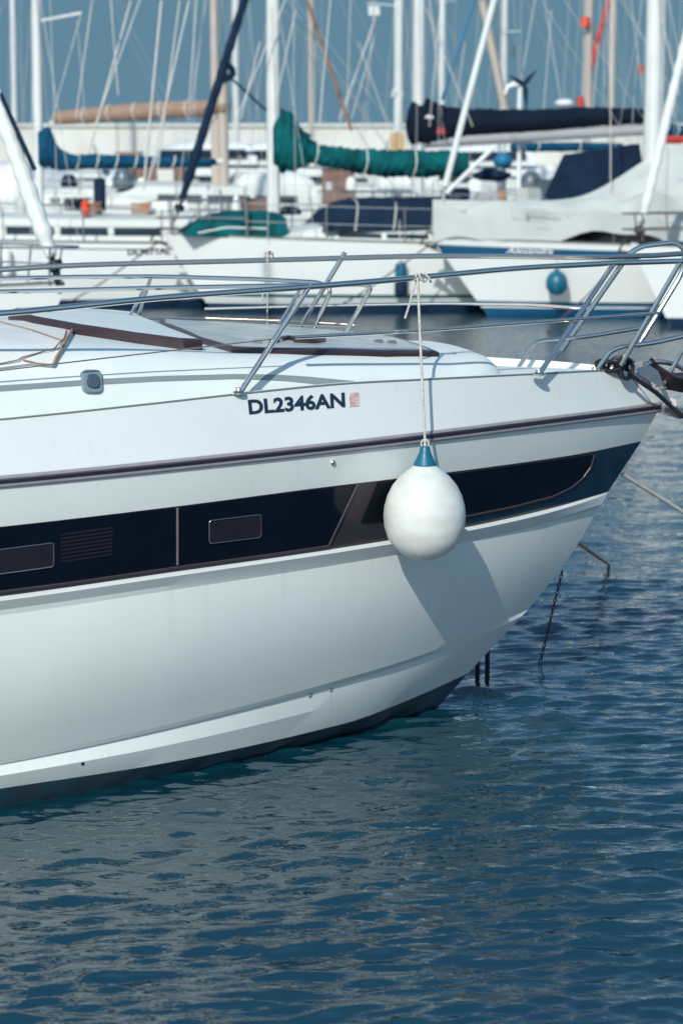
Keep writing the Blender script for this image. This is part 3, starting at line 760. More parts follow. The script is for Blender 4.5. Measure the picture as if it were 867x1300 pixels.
    def boom(b, px0, px1, pts, m, boom_m='alloy', gap=0.0, ties=6, boom_r=.06, boomline=None, wfac=.42, lump=.04, name='sail_cover'):
        """pts: list of (px, ytop, ybot) of the cover in the photo"""
        tb = interp([(b.sz(q[0], q[1])[0], b.sz(q[0], q[1])[1]) for q in pts]); bb_ = interp([(b.sz(q[0], q[2])[0], b.sz(q[0], q[2])[1]) for q in pts])
        s0 = b.sz(pts[0][0], pts[0][1])[0]; s1 = b.sz(pts[-1][0], pts[-1][1])[0]
        if boomline:
            q0, q1 = boomline; b.part(MB().tube([b.cl(*q0), b.cl(*q1)], boom_r, 12), 'boom', boom_m)
        else: b.part(MB().tube([b.P(s0 + .02, 0, bb_(s0) + .06), b.P(s1 + .12, 0, bb_(s1) + .06)], boom_r, 12), 'boom', boom_m)
        n = 110; rw = []
        for j in range(n + 1):
            s = s0 + (s1 - s0) * j / n; zt_, zb_ = tb(s), bb_(s); h = (zt_ - zb_) / 2; c = (zt_ + zb_) / 2; ring = []
            w = min(.26, .10 + h * wfac); e = 1
            if j == 0 or j == n: e = .85
            for k in range(16):
                a_ = 2 * math.pi * k / 16
                lm = 1 + lump * math.sin(s * 9 + k * 1.3) + lump * .8 * math.sin(s * 23 + k * 2.4) + lump * .8 * math.sin(s * 41 - k * 1.1)
                wd = w * (1 - .45 * max(0, math.sin(a_)))
                ring.append(b.P(s, math.cos(a_) * wd * lm * e, c + math.sin(a_) * h * lm * e))
            rw.append(ring)
        mb = MB().loft(rw, closed=True); mb.add(rw[0], [list(range(16))]); mb.add(rw[-1], [list(range(16))])
        cvr = b.part(mb, name, m)
        for k in range(ties):
            s = s0 + (s1 - s0) * (.22 + .75 * k / max(1, ties)); zt_, zb_ = tb(s), bb_(s); h = (zt_ - zb_) / 2 * 1.05 + .01; c = (zt_ + zb_) / 2; w = min(.26, .10 + h * wfac) * 1.05 + .005
            MB().tube([b.P(s + .04 * math.sin(t), math.cos(t) * w * (1 - .45 * max(0, math.sin(t))), c + math.sin(t) * h) for t in [2 * math.pi * i / 16 for i in range(17)]], .012, 5).build('tie', M['whitec'], cvr)
        return cvr
    def pulpit(b, r=.016, m='steel2', h=.6, l=1.3):
        mb = MB(); z0 = b.sheer(0)
        for hh in (h, h * .5):
            P_ = [b.P(l, b.hb(l, 0) * .92, z0 + hh * .97), b.P(.35, b.hb(.35, 0) * .9 + .08, z0 + hh), b.P(-.05, .16, z0 + hh), b.P(-.12, 0, z0 + hh), b.P(-.05, -.16, z0 + hh), b.P(.35, -b.hb(.35, 0) * .9 - .08, z0 + hh), b.P(l, -b.hb(l, 0) * .92, z0 + hh * .97)]
            mb.tube(smooth_path(P_, 4), r, 6)
        for sg in (1, -1):
            for s in (.12, l * .55, l): mb.tube([b.P(s + .05, sg * b.hb(s, 0) * .9, z0), b.P(s, sg * (b.hb(s, 0) * .92 + (.06 if s < .6 else 0)), z0 + h)], r, 6)
        b.part(mb, 'pulpit', m)
    def rails(b, s0=1.3, s1=None, n=6, h=.6, m='steel2', both=True):
        s1 = s1 or b.L - .3
        for sg in ((1, -1) if both else (1,)):
            for k in range(n):
                s = s0 + (s1 - s0) * (k + (0 if k else .02)) / (n - 1)
                b.part(MB().tube([b.P(s, sg * b.hb(s, 0) * .93, b.sheer(s)), b.P(s, sg * b.hb(s, 0) * .94, b.sheer(s) + h)], .014, 6), 'stanchion', m)
            for hh in (h, h * .5):
                b.part(MB().tube([b.P(s0 + (s1 - s0) * t / 12, sg * b.hb(s0 + (s1 - s0) * t / 12, 0) * .94, b.sheer(s0 + (s1 - s0) * t / 12) + hh) for t in range(13)], .007, 5), 'guard_wire', 'wire')
    def dome(b, s0, s1, h, wd, m, z0=None, name='sprayhood', fwd=.35, n=12, lump=.03):
        rw = []
        for j in range(n + 1):
            t = j / n; s = s0 + (s1 - s0) * t; e = math.sin(min(1, t / fwd) * math.pi / 2)**.7 * (1 if t < .9 else 1 - (t - .9) * 1.5)
            z = (z0 if z0 is not None else b.sheer(s)); ring = []
            for k in range(13):
                a_ = math.pi * k / 12; ring.append(b.P(s, wd * (math.copysign(abs(math.cos(a_))**.6, math.cos(a_))), z + .01 + h * e * math.sin(a_)**.7 * (1 + lump * math.sin(k * 2 + s * 8))))
            rw.append(ring)
        mb = MB().loft(rw); mb.add(rw[-1], [list(range(13))]); mb.add(rw[0], [list(range(13))]); return b.part(mb, name, m)
    def lines(b, defs):
        for (p0, p1, r, m, l0, l1, nm) in defs: b.part(MB().tube([b.cl(*p0, l0), b.cl(*p1, l1)], r, 5), nm, m)
    def anchor(b, m='rust'):
        z = b.sheer(0) + .03; mb = MB()
        mb.tube([b.P(.5, 0, z + .06), b.P(-.1, 0, z + .08), b.P(-.22, 0, z - .12)], .02, 6)
        q = [b.P(-.22, 0, z - .10), b.P(-.05, .17, z - .13), b.P(.22, 0, z - .3), b.P(-.05, -.17, z - .13), b.P(.0, 0, z - .2)]
        mb.add(q, [[0, 1, 4], [1, 2, 4], [2, 3, 4], [3, 0, 4], [0, 2, 1], [0, 3, 2]]); b.part(mb, 'bow_anchor', m)
    def chain(b, z0=None, reach=2.2, m='rust'):
        z = (z0 or b.sheer(0)) - .1; b.part(MB().tube([b.P(-.05, 0, z), b.P(-reach * .5, 0, z * .42), b.P(-reach, 0, -.1)], .014, 5), 'mooring_chain', m)
    def text(b, txt, q, off=.02, m='ink', shear=0, weight=.02, name='hull_lettering'):
        """q: photo quad on the near hull side"""
        bm = bmesh.new(); bm.from_mesh(b.hull.data); Mw = ROOT[b.root.name]
        tree = BVHTree.FromPolygons([Mw @ v.co for v in bm.verts], [[v.index for v in f.verts] for f in bm.faces]); bm.free()
        uv_, fs_ = text_mesh(txt, weight, shear)
        try: mb = text_on(uv_, fs_, q, off, tree); return mb.build(name, M[m], b.hull, smooth=False)
        except Exception as e: print('text', txt, e)
def hang_fender(b, px, y0, y1, r, m, label, top, l=None, ball=False):
    dd = None
    P0 = None
    # find hull side under that pixel
    bm = bmesh.new(); bm.from_mesh(b.hull.data); Mw = ROOT[b.root.name]
    tree = BVHTree.FromPolygons([Mw @ v.co for v in bm.verts], [[v.index for v in f.verts] for f in bm.faces]); bm.free()
    h = onhull(px, (y0 + y1) / 2, r * 1.05, tree)
    c = h[0]; hh = (y1 - y0) * c.y / F / 2
    f_ = empty('ball_fender' if ball else 'fender', c - Vector((0, 0, hh))); tag(f_, label, 'fender')
    if ball: prof = [(.001, -hh), (r * .6, -hh * .85), (r * .95, -hh * .45), (r, -hh * .05), (r * .93, hh * .35), (r * .65, hh * .72), (r * .3, hh * .9), (r * .2, hh * .98), (.001, hh)]
    else: prof = [(.001, -hh), (r * .4, -hh * .97), (r * .9, -hh * .8), (r, -hh * .6), (r, hh * .6), (r * .9, hh * .8), (r * .4, hh * .97), (.001, hh)]
    MB().lathe(prof, c, 18).build('body', M[m], f_)
    MB().tube([c + Vector((0, 0, hh * .97)), c + Vector((0, 0, hh * 1.1))], r * .22, 8).build('eye', M[m], f_)
    MB().tube([c + Vector((0, 0, hh)), c - b.N * (r * .9) + Vector((0, 0, (c.z * 0 + top - c.z)))], .008, 5).build('hanging_rope', M['rope'], f_)

PH = 30
# --- A: boat at left with blue boom cover
A = Boat('white sailboat at the left with a blue boom cover and small black registration', (-300, 297), 42, 14, 12.5, 3.4, bands=[(1, 0), (.96, 0), (.93, 2), (.91, 0), (.52, 0), (.50, 2), (.48, 0), (.14, 0), (.13, 1), (0, 1)], bmats=[M['bwhite'], M['navyp'], M['greenp']])
A.cabin(3.0, 7.2, .42, .6)
A.mast(50, 11.5, 12, spread=(.5,), py=240)
s_, z_ = A.sz(100, 19)
A.part(MB().tube([A.cl(50, 26), A.cl(103, 16)], .03, 6), 'spreader', 'alloy')
A.boom(47, 275, [(47, 161, 214), (62, 161, 213), (72, 182, 216), (86, 193, 215), (120, 195, 214), (180, 197, 213), (240, 199, 211), (274, 201, 209)], 'bluec', ties=7)
A.stays('wire'); A.rails(1.3, 11.0, 8); A.pulpit()
A.text('DL9071AL', [(162, 323.5), (217, 322), (217, 314), (162, 315.5)], .01, weight=.03)
A.dome(6.6, 8.2, .55, .9, 'bwhite2', name='deck_hood')
A.lines([((102, 20), (66, 150), .008, 'wirelt', 0, .3, 'stay'), ((166, 0), (107, 214), .018, 'wirelt', 0, 0, 'topping_lift'), ((98, 25), (108, 150), .006, 'wirelt', 0, 0, 'stay')])
b_ = MB(); c = A.cl(108, 262, .7); 
ls = empty('lifebuoy_light', A.cl(108, 272, .7)); tag(ls, 'orange rescue light canister standing on the left white sailboat deck', 'rescue light')
MB().lathe([(.001, 0), (.07, 0), (.075, .02), (.075, .2), (.05, .22), (.05, .26), (.001, .27)], A.cl(108, 272, .7), 12).build('canister', M['orange'], ls)
MB().tube([A.cl(108, 252, .7), A.cl(104, 222, .7)], .012, 5).build('lanyard', M['wirelt'], ls)
db = empty('gas_bottle_bag', A.cl(127, 268, .3)); tag(db, 'dark navy cylindrical bag standing upright on the left sailboat behind the orange light', 'bag')
MB().lathe([(.001, 0), (.10, 0), (.11, .03), (.11, .55), (.08, .6), (.001, .61)], A.cl(127, 268, .3), 14).build('bag', M['navyc'], db)
hang_fender(A, 9, 313, 350, .10, 'whitec', 'grey white cylinder fender hanging on the far left sailboat hull', 1.5)

# --- B: centre-left boat with green boom cover
Bt = Boat('white sailboat with green boom cover and green striped deck hood in the centre', (207, 298), 41, 17, 10.4, 3.2, rake=.85, bands=[(1, 0), (.95, 0), (.27, 0), (.255, 2), (.215, 2), (.20, 0), (.18, 0), (.165, 2), (.15, 0), (.12, 1), (0, 1)], bmats=[M['bwhite'], M['navyp'], M['greenp']])
Bt.cabin(1.9, 5.6, .24, .62)
Bt.mast(347, 17, 12.5, spread=(.45, .8), py=250)
Bt.boom(345, 590, [(344, 152, 212), (350, 142, 216), (363, 138, 219), (371, 146, 218), (381, 161, 213), (393, 174, 206), (408, 183, 212), (430, 186, 214), (470, 189, 222), (530, 190, 224), (592, 192, 222)], 'greenc', ties=3, lump=.06)
top = Bt.P(Bt.ms, 0, Bt.top)
f0 = Bt.cl(230, 256); f1 = Bt.cl(312, -6); Bt.furl(f0, f1 + (f1 - f0) * .9, .085, 'navyc')
Bt.part(MB().tube([Bt.P(.1, 0, Bt.fb), f0], .014, 5), 'forestay', 'wire')
Bt.part(MB().tube(smooth_path([Bt.cl(280, 90), Bt.cl(290, 82), Bt.cl(296, 93), Bt.cl(284, 100), Bt.cl(277, 92), Bt.cl(291, 98)], 3), .06, 6), 'sheet_knot', 'navyc')
Bt.part(MB().tube(smooth_path([Bt.cl(293, 98), Bt.cl(315, 118), Bt.cl(340, 140), Bt.cl(395, 172, .3)], 4), .022, 5), 'jib_sheet', 'navyc')
Bt.stays('wire', r=.05); Bt.pulpit(); Bt.rails(1.3, 9.2, 7); Bt.anchor(); Bt.chain()
nv = Bt.dome(2.65, 5.6, .55, .85, 'navyc', z0=Bt.sheer(3) + .17, name='dinghy_cover', fwd=.3)
for k in range(3):
    s_ = 3.2 + .7 * k; MB().tube([Bt.P(s_ + .12 * q, .87 * math.copysign(abs(math.cos(q))**.6, math.cos(q)), Bt.sheer(3) + .18 + .53 * math.sin(q)**.7) for q in [math.pi * i / 14 for i in range(15)]], .014, 5).build('lashing', M['wirelt'], nv)
# inflatable style green striped foredeck cover
gh = Bt.dome(.3, 2.1, .46, .5, 'greenc', name='foredeck_cover', fwd=.6)
for k in range(3):
    t = .28 + .18 * k; 
    MB().tube([Bt.P(s, .52 * abs(math.cos(math.asin(min(1, t * 1.6))))**.6, Bt.sheer(s) + .42 * t * 1.5 * min(1, (s - .2) / .8)) for s in [.5 + .11 * i for i in range(12)]], .018, 5).build('strap', M['whitec'], gh)
hang_fender(Bt, 508, 330, 352, .10, 'teal', 'small dark blue fender on the centre sailboat hull, upper one of the hanging pair', 1.6)
hang_fender(Bt, 508, 353, 374, .11, 'navyc', 'small navy fender on the centre sailboat hull, lower one of the hanging pair', 1.5)
Bt.lines([((205, 0), (182, 240), .022, 'wirelt', 0, 0, 'stay'), ((228, 0), (200, 215), .014, 'wirelt', 0, 0, 'stay'), ((240, 0), (188, 232), .016, 'wirelt', 0, .3, 'stay'), ((390, 0), (446, 165), .03, 'ropebr', -.5, -.5, 'furled_stay')])

# --- D: right boat, blue sheer stripe, under a grey canvas cover
D = Boat('white sailboat with blue stripe and long grey canvas cover at the right', (549, 303), 40, 17, 11, 3.4, rake=1.0, bands=[(1, 0), (.93, 1), (.80, 0), (.78, 0), (.215, 0), (.20, 1), (.135, 0), (.11, 1), (0, 1)], bmats=[M['bwhite'], M['bluep']], stern_z=.86)
D.cabin(2.6, 6.0, .3, .6)
D.mast(827, 21, 13, spread=(.5, .8), py=200)
D.part(MB().tube([D.cl(629, -8), D.cl(565, 236)], .055, 8), 'furled_jib', 'alloy'); D.part(MB().tube([D.cl(564, 236), D.P(.15, 0, D.fb)], .03, 6), 'forestay', 'wire')
D.rails(1.4, 9.8, 7, h=.5); D.anchor(); D.chain()
# canvas: draped from the guard wire (edge) to a ridge
def canvas(b, s0, s1, ridge, wfun, m, name, z_edge, nsub=60, folds=.03):
    rw = []
    for j in range(nsub + 1):
        s = s0 + (s1 - s0) * j / nsub; zr2 = ridge(s); ze = z_edge(s); w = wfun(s); ring = []
        for k in range(17):
            t = -1 + k / 8; q = abs(t)
            sag = .06 * math.sin(math.pi * q)
            fl_ = folds * (1.3 * math.sin(s * 1.1 + q * 17) + .8 * math.sin(s * 3.1 + q * 6) + .5 * math.sin(s * 6.3 - q * 13)) * min(1, q * 1.6)
            ring.append(b.P(s, w * t * (1 + fl_ * .9), zr2 + (ze - zr2) * q**1.15 - sag + fl_))
        for (dz, k) in ((0, 0),): pass
        a0 = ring[0]; a1 = ring[-1]; rw.append([a0 - Vector((0, 0, .46 + .02 * math.sin(s * 9)))] + [a0 + b.N * (-.01 + folds * .8 * math.sin(s * 5)) - Vector((0, 0, .16))] + ring + [a1 - Vector((0, 0, .34))])
    return b.part(MB().loft(rw), name, m)
rz_ = interp([(D.sz(x, y)[0], D.sz(x, y)[1]) for x, y in ((536, 252), (600, 254), (660, 254), (720, 252), (745, 246), (780, 228), (815, 205), (850, 186), (900, 176), (1000, 176))])
canvas(D, .0, 10.2, lambda s: rz_(s), lambda s: D.hb(s, 0) * .97 + .03, 'greyc', 'deck_canvas', lambda s: D.sheer(s) + .42, folds=.085)
# dark navy tarp behind the ridge
q = [D.cl(x, y, -.9) for x, y in ((697, 250), (722, 196), (812, 182), (815, 206), (780, 234), (745, 255), (715, 258))]
mb = MB(); mb.add(q + [p - D.N * .25 for p in q], [list(range(7)), list(range(7, 14))] + [[i, (i + 1) % 7, (i + 1) % 7 + 7, i + 7] for i in range(7)])
D.part(mb, 'cockpit_tarp', 'navyc', smooth=False)
D.text('Alexandra', [(642, 321.5), (702, 323), (702, 313.5), (642, 312)], .012, m='bwhite', shear=.45, weight=.015, name='boat_name')
hang_fender(D, 707, 336, 368, .185, 'teal', 'round teal ball fender hanging on the right sailboat hull under its name', 1.7, ball=True)
D.part(MB().tube([D.cl(697, 96, .6), D.cl(590, 250, .6)] if False else [D.cl(628, 185, 0), D.cl(566, 245, 0)], .04, 8), 'pole', 'alloy')

# --- E: bow at right edge
E_ = Boat('white sailboat bow at the right edge with a dark tubular pulpit and white furled jib', (801, 311), 37.5, 22, 10, 3.2, rake=.75, bands=[(1, 0), (.95, 0), (.2, 0), (.12, 1), (0, 1)], bmats=[M['bwhite'], M['navyp']])
E_.ms = 3.2; E_.top = 12
E_.mast(960, 16, 12, py=200)
E_.furl(E_.cl(814, 284), E_.cl(872, 42) + (E_.cl(872, 42) - E_.cl(814, 284)) * .8, .085, 'whitec')
E_.pulpit(.014, 'taupe', .5, 1.6); E_.anchor(); E_.chain(reach=1.6); E_.rails(1.6, 9, 6); E_.cabin(2.4, 6, .35)
E_.part(MB().tube(smooth_path([E_.P(.1 + .5 * t, E_.hb(.1 + .5 * t, 0), E_.fb + .04 + .02 * math.sin(t * 9)) for t in [i / 3 for i in range(12)]], 3), .03, 6), 'coiled_line', 'black')

# --- Z: near left boat, bow to the right
Z = Boat('white sailboat bow behind the motor yacht at the far left with a white furled jib', (84, 362), 26, 24, 8.5, 2.9, left=False, rake=.7)
Z.ms = 3; Z.top = 10
Z.mast(-130, 12, 11, py=250)
Z.furl(Z.cl(66, 326), Z.cl(-8, 118) + (Z.cl(-8, 118) - Z.cl(66, 326)) * 1.2, .10, 'whitec')
dr = MB(); dr.tube([Z.cl(70, 338), Z.cl(76, 372)], [.05, .035], 8)
for k in range(8): dr.tube([Z.cl(70 + random.uniform(-8, 9), 342 + random.uniform(0, 26)), Z.cl(72 + random.uniform(-8, 11), 345 + random.uniform(0, 30))], .02, 5)
Z.part(dr, 'furling_gear', 'black'); Z.pulpit(.013, 'steel2', .42, 1.2); Z.rails(1.2, 8, 5, h=.5); Z.cabin(2.4, 5.5, .3)
Z.part(MB().tube([Z.cl(0, 118), Z.cl(44, 215)], .03, 6), 'stay', 'navyc')

# --- C: boat behind D with the long black boom cover
Cb = Boat('sailboat moored behind with a long black boom cover bearing a red leaf mark', (440, 280), 49, 20, 12.5, 3.6, stern_z=.9)
Cb.cabin(3.4, 8, .4, .6)
Cb.mast(531, 14.5, 15, py=200, spread=(.5, .8))
M['blackc'] = mat('black_canvas', (.006, .014, .030), .85, var=.3, vscale=4, bump=1, bscale=5, spec=.15)
Cb.boom(520, 815, [(520, 132, 180), (527, 125, 185), (542, 125, 184), (554, 129, 181), (570, 135, 176), (600, 137, 172), (680, 138, 167), (740, 135, 161), (816, 137, 157)], 'blackc', ties=0, boomline=((525, 181), (822, 164)), boom_r=.12, boom_m='railg2', lump=.03)
Cb.stays('wire'); Cb.rails(1.3, 11.4, 8); Cb.pulpit()
lf = MB(); cc = Cb.cl(560, 166, .29); 
pts = []
for i in range(11):
    r_ = (.15, .07)[i % 2]; a_ = math.pi * (i / 10) * 1.0; pts.append(cc + Cb.A * (r_ * math.cos(a_)) + Vector((0, 0, r_ * math.sin(a_) * 1.0 - .03)))
lf.add(pts + [cc - Vector((0, 0, .05))], [[i, i + 1, 11] for i in range(10)]); Cb.part(lf, 'leaf_emblem', 'red', smooth=False)
c2_ = Cb.cl(545, 147, .27); Cb.part(MB().add([c2_ + Cb.A * x + Vector((0, 0, z)) for x, z in ((-.11, -.03), (-.05, .03), (.06, .02), (.11, -.03), (.03, -.05))], [[0, 1, 2, 3, 4]]), 'white_emblem', 'bwhite', smooth=False)
Cb.lines([((602, -3), (561, 126), .035, 'bluebright', 0, 0, 'furled_stay'), ((612, 0), (640, 135), .10, 'alloydk', -.6, -.6, 'furled_stay'), ((537, 0), (600, 160), .012, 'wirelt', 0, .3, 'topping_lift')])
# small gear lying about on the decks
rg = random.Random(11)
def gear(b, n, s0, s1):
    for k in range(n):
        s = s0 + (s1 - s0) * (k + rg.random()) / n; l = rg.uniform(-.6, .75) * b.hb(s, 0); hit_ = b.P(s, l, b.sheer(s) + (.5 if abs(l) < b.B * .28 else .05))
        m = rg.choice(['tanc', 'navyc', 'bwhite', 'bwhite', 'greydk', 'brown', 'cream', 'bluec', 'whitec', 'taupe', 'railg2', 'greyc'])
        q = rg.random(); h = rg.uniform(.15, .5); w = rg.uniform(.15, .5)
        if q < .35: b.part(MB().box(hit_ + Vector((0, 0, h / 2 - .05)), (w * 1.5, w, h), rg.uniform(0, 1), 0, .04), 'deck_locker', m)
        elif q < .6: b.part(MB().lathe([(.001, 0), (w * .5, 0), (w * .55, h * .3), (w * .42, h * .8), (w * .2, h), (.001, h)], hit_ - Vector((0, 0, .05)), 12), 'canvas_bag', m)
        elif q < .8:
            pts = [hit_ + Vector((math.cos(a_) * .18, math.sin(a_) * .18, .01 * a_)) for a_ in [.5 * i for i in range(40)]]
            b.part(MB().tube(pts, .02, 5), 'coiled_rope', rg.choice(['rope', 'navyc', 'ropetan']))
        else: b.part(MB().tube([hit_, hit_ + Vector((rg.uniform(-.3, .3), 0, rg.uniform(.6, 1.3)))], .022, 6).add([], []), 'deck_pole', rg.choice(['alloy', 'steel2', 'brown']))
# ------------------------------------------------------------------ second row
S1 = Boat('white sailboat in the second row with a faded tan boom cover', (345, 262), 56, 25, 11, 3.5, left=False)
S1.cabin(2.8, 7.5, .55, .62)
S1.ms = 3.6
S1.mast(284, 14, 4.2, m='alloydk', py=220, spread=(.9,), shrouds=False)
S1.mast(274, 11, 16, m='alloydk', py=220)
S1.boom(288, 70, [(288, 126, 146), (250, 127, 148), (180, 130, 152), (110, 136, 156), (70, 141, 158)], 'tanc', ties=5, lump=.02)
S1.stays('wire'); S1.rails(1.3, 10.4, 6)
S1.dome(5.5, 8.6, 1.2, 1.3, 'bwhite', name='cockpit_shelter')
for k, x in enumerate((20, 60)): pass
S2 = Boat('plain white sailboat in the second row with a bare mast and a white pennant halyard', (452, 262), 60, 18, 11, 3.4)
S2.cabin(2.8, 7.5, .5, .62); S2.mast(505, 11, 17, py=220, spread=(.45, .75)); S2.stays('wire'); S2.rails(1.3, 10.4, 6)
pn = MB(); c = S2.cl(475, 13); pn.add([c + S2.A * x + Vector((0, .02 * x, z)) for x, z in ((-.16, .13), (.14, .12), (.15, -.1), (-.15, -.11))], [[0, 1, 2, 3]]); S2.part(pn, 'pennant', 'whitec', smooth=False)
S2.lines([((466, 3), (500, 6), .02, 'alloy', 0, 0, 'spreader'), ((477, 18), (420, 190), .012, 'wirelt', 0, 0, 'flag_halyard'), ((510, 120), (498, 118), .12, 'bwhite2', 0, 0, 'radar')])
S2.dome(4.6, 6.6, .7, 1.0, 'greyc'); 
mb = MB().box(S2.cl(504, 180), (.35, .35, .5), 0, 0, .05); S2.part(mb, 'buoyancy_horseshoe', 'yellow')
S3 = Boat('white sailboat in the second row with blue sail bags lashed on deck', (585, 262), 57, 20, 11, 3.4)
S3.cabin(2.8, 7.5, .5, .62); S3.mast(637, 9.5, 17, py=220, spread=(.52, .8)); S3.stays('wire'); S3.rails(1.3, 10.4, 6)
S3.lines([((624, 40), (661, 39), .02, 'alloy', 0, 0, 'spreader'), ((652, 57), (651, 72), .05, 'greydk', 0, 0, 'radar_reflector')])
S3.boom(650, 790, [(650, 180, 192), (700, 180, 192), (745, 180, 191), (790, 181, 190)], 'bluec', ties=2)
for q in (((627, 193), (650, 214)), ((600, 214), (648, 230))):
    a_ = S3.cl(*q[0], .6); z_ = S3.cl(*q[1], .6); m_ = (a_ + z_) / 2
    rw = []
    for i in range(9):
        t = i / 8; rr0 = math.sin(math.pi * min(.96, max(.04, t)))**.5; w = abs(z_.x - a_.x) / 2; h = abs(a_.z - z_.z) / 2
        rw.append([m_ + Vector((w * (2 * t - 1), 0, 0)) + Vector((0, .25 * math.cos(u) * rr0, h * rr0 * math.sin(u) * (1 + .15 * math.sin(3 * u + i)))) for u in [2 * math.pi * k / 12 for k in range(12)]])
    S3.part(MB().loft(rw, closed=True), 'sail_bag', 'bluebright' if q[0][0] == 627 else 'navyc')
S4 = Boat('white sailboat in the second row with a red furled stay beside its mast', (700, 262), 59, 20, 11, 3.4)
S4.cabin(2.8, 7.5, .5, .62); S4.mast(744, 10.5, 17, m='alloydk', py=220, spread=(.6, .85)); S4.stays('wire'); S4.rails(1.3, 10.4, 6)
S4.lines([((773, -3), (748, 92), .07, 'red', 0, 0, 'furled_stay'), ((743, 21), (742, 33), .12, 'orange', .2, .2, 'rolled_flag'), ((737, 122), (736, 134), .09, 'red', .2, .2, 'flag'), ((813, 83), (814, 91), .09, 'red', .2, .2, 'flag'), ((716, 134), (716, 230), .03, 'alloy', .2, .2, 'radar_pole')])
S4.part(MB().lathe([(.001, -.06), (.20, -.05), (.24, 0), (.22, .06), (.12, .11), (.001, .12)], S4.cl(716, 131, .2), 18), 'radar_dome', 'bwhite')
S5 = Boat('white sailboat in the second row at the right edge under a blue boom cover', (800, 262), 58, 20, 11, 3.4)
S5.cabin(2.8, 7.5, .5, .62); S5.mast(836, 8, 15, py=220); S5.boom(838, 930, [(838, 154, 172), (867, 158, 172), (930, 160, 171)], 'bluec', ties=2); S5.stays('wire'); S5.rails(1.3, 10.4, 6)
S5.part(MB().tube([S5.cl(846, 177, .6), S5.cl(900, 177, .6)], .09, 8), 'rolled_awning', 'red')
S6 = Boat('white sailboat in the second row at the far left, mostly behind a furled jib', (-40, 258), 55, 20, 12, 3.6)
S6.cabin(2.8, 8, .55, .62); S6.mast(-20, 10, 15, py=220); S6.stays('wire'); S6.rails(1.3, 11, 7); S6.dome(6, 8.2, .9, 1.0, 'whitec')
# wind generator on its pole at the stern of the boat with the black boom cover
hub = Cb.cl(665.5, 106.5, -.2); wg = MB()
wg.tube([Cb.cl(660, 107, -.2), Cb.P(Cb.sz(660, 107, -.2)[0], -.2, 1.2)], .05, 8); wg.tube([Cb.cl(641, 119, -.2), Cb.cl(644, 110, -.2), Cb.cl(652, 107, -.2), hub], [.03, .05, .08, .06], 10)
wgo = Cb.part(wg, 'wind_generator', 'bwhite')
for q in ((646.5, 95.5), (680, 89), (668, 138)):
    t_ = Cb.cl(*q, -.2) - Vector((0, .1, 0)); h_ = hub - Vector((0, .1, 0)); dv = (t_ - h_); pv = Vector((-dv.z, 0, dv.x)).normalized()
    MB().add([h_ + pv * .03, h_ + dv * .25 + pv * .065, t_ + pv * .012, t_ - pv * .012, h_ + dv * .25 - pv * .045, h_ - pv * .03], [[0, 1, 2, 3, 4, 5]]).build('blade', M['navyc'], wgo, smooth=False)

# ------------------------------------------------------------------ third row and motor boats
third = [(95, 'white motor cruiser in the third row behind the blue boom cover', 'mc'), (190, 'white motor cruiser in the third row left of the dark furled jib', 'mc'), (300, 'small white sailboat far back between the dark furled jib and the green cover mast', 'sb'),
         (395, 'small white sailboat far back above the green boom cover', 'sb'), (560, 'small white sailboat far back under the black boom cover', 'sb'), (470, 'white motor cruiser in the third row right of the green cover hood', 'mc'), (20, 'small white sailboat far back at the far left', 'sb'), (775, 'small white sailboat far back at the right behind the navy tarp', 'sb')]
for i, (px, lab, kd) in enumerate(third):
    if kd == 'sb':
        b_ = Boat(lab, (px - 35, 231), 80 + 3 * i, 22 + 5 * (i % 3), 9.5, 3.2, group='small sailboats moored in the far row')
        b_.cabin(2.4, 6.5, .5, .62, windows=2); b_.mast(px, 6.5 + i % 3, 15 + i % 4, m=('alloy', 'alloydk')[i % 2], py=210, spread=(.55,)); b_.stays('wire', r=.04)
        if i % 2: b_.boom(px, px + 60, [(px, 196, 206), (px + 20, 199, 207), (px + 60, 201, 207)], ('tanc', 'bluec', 'greyc')[i % 3], ties=0)
    else:
        b_ = Boat(lab, (px - 40, 236), 74 + i, 20, 9.5, 3.4, cat='motor cruiser', name='motor_cruiser', group='motor cruisers in the far row')
        b_.cabin(1.6, 7.2, .8, .7, 'bwhite'); z0 = b_.sheer(4) + .8
        b_.dome(3.2, 6.6, .75, 1.15, 'bwhite', z0=z0, name='wheelhouse', fwd=.5)
        b_.part(MB().tube([b_.P(3.4, 1.16, z0 + .34), b_.P(6.2, 1.16, z0 + .36)], .14, 8), 'side_window', 'win')
        b_.rails(1.0, 8.6, 5, both=False)
    gear(b_, 7, 1.5, 8.5)

for b_, n, a_, z_ in ((A, 12, 4, 11), (Bt, 6, 5.6, 9), (Cb, 14, 2, 11), (S1, 14, 2, 10.5), (S2, 14, 1.5, 10.5), (S3, 14, 1.5, 10.5), (S4, 12, 1.5, 10.5), (S5, 8, 1.5, 10), (S6, 10, 2, 11)): gear(b_, n, a_, z_)
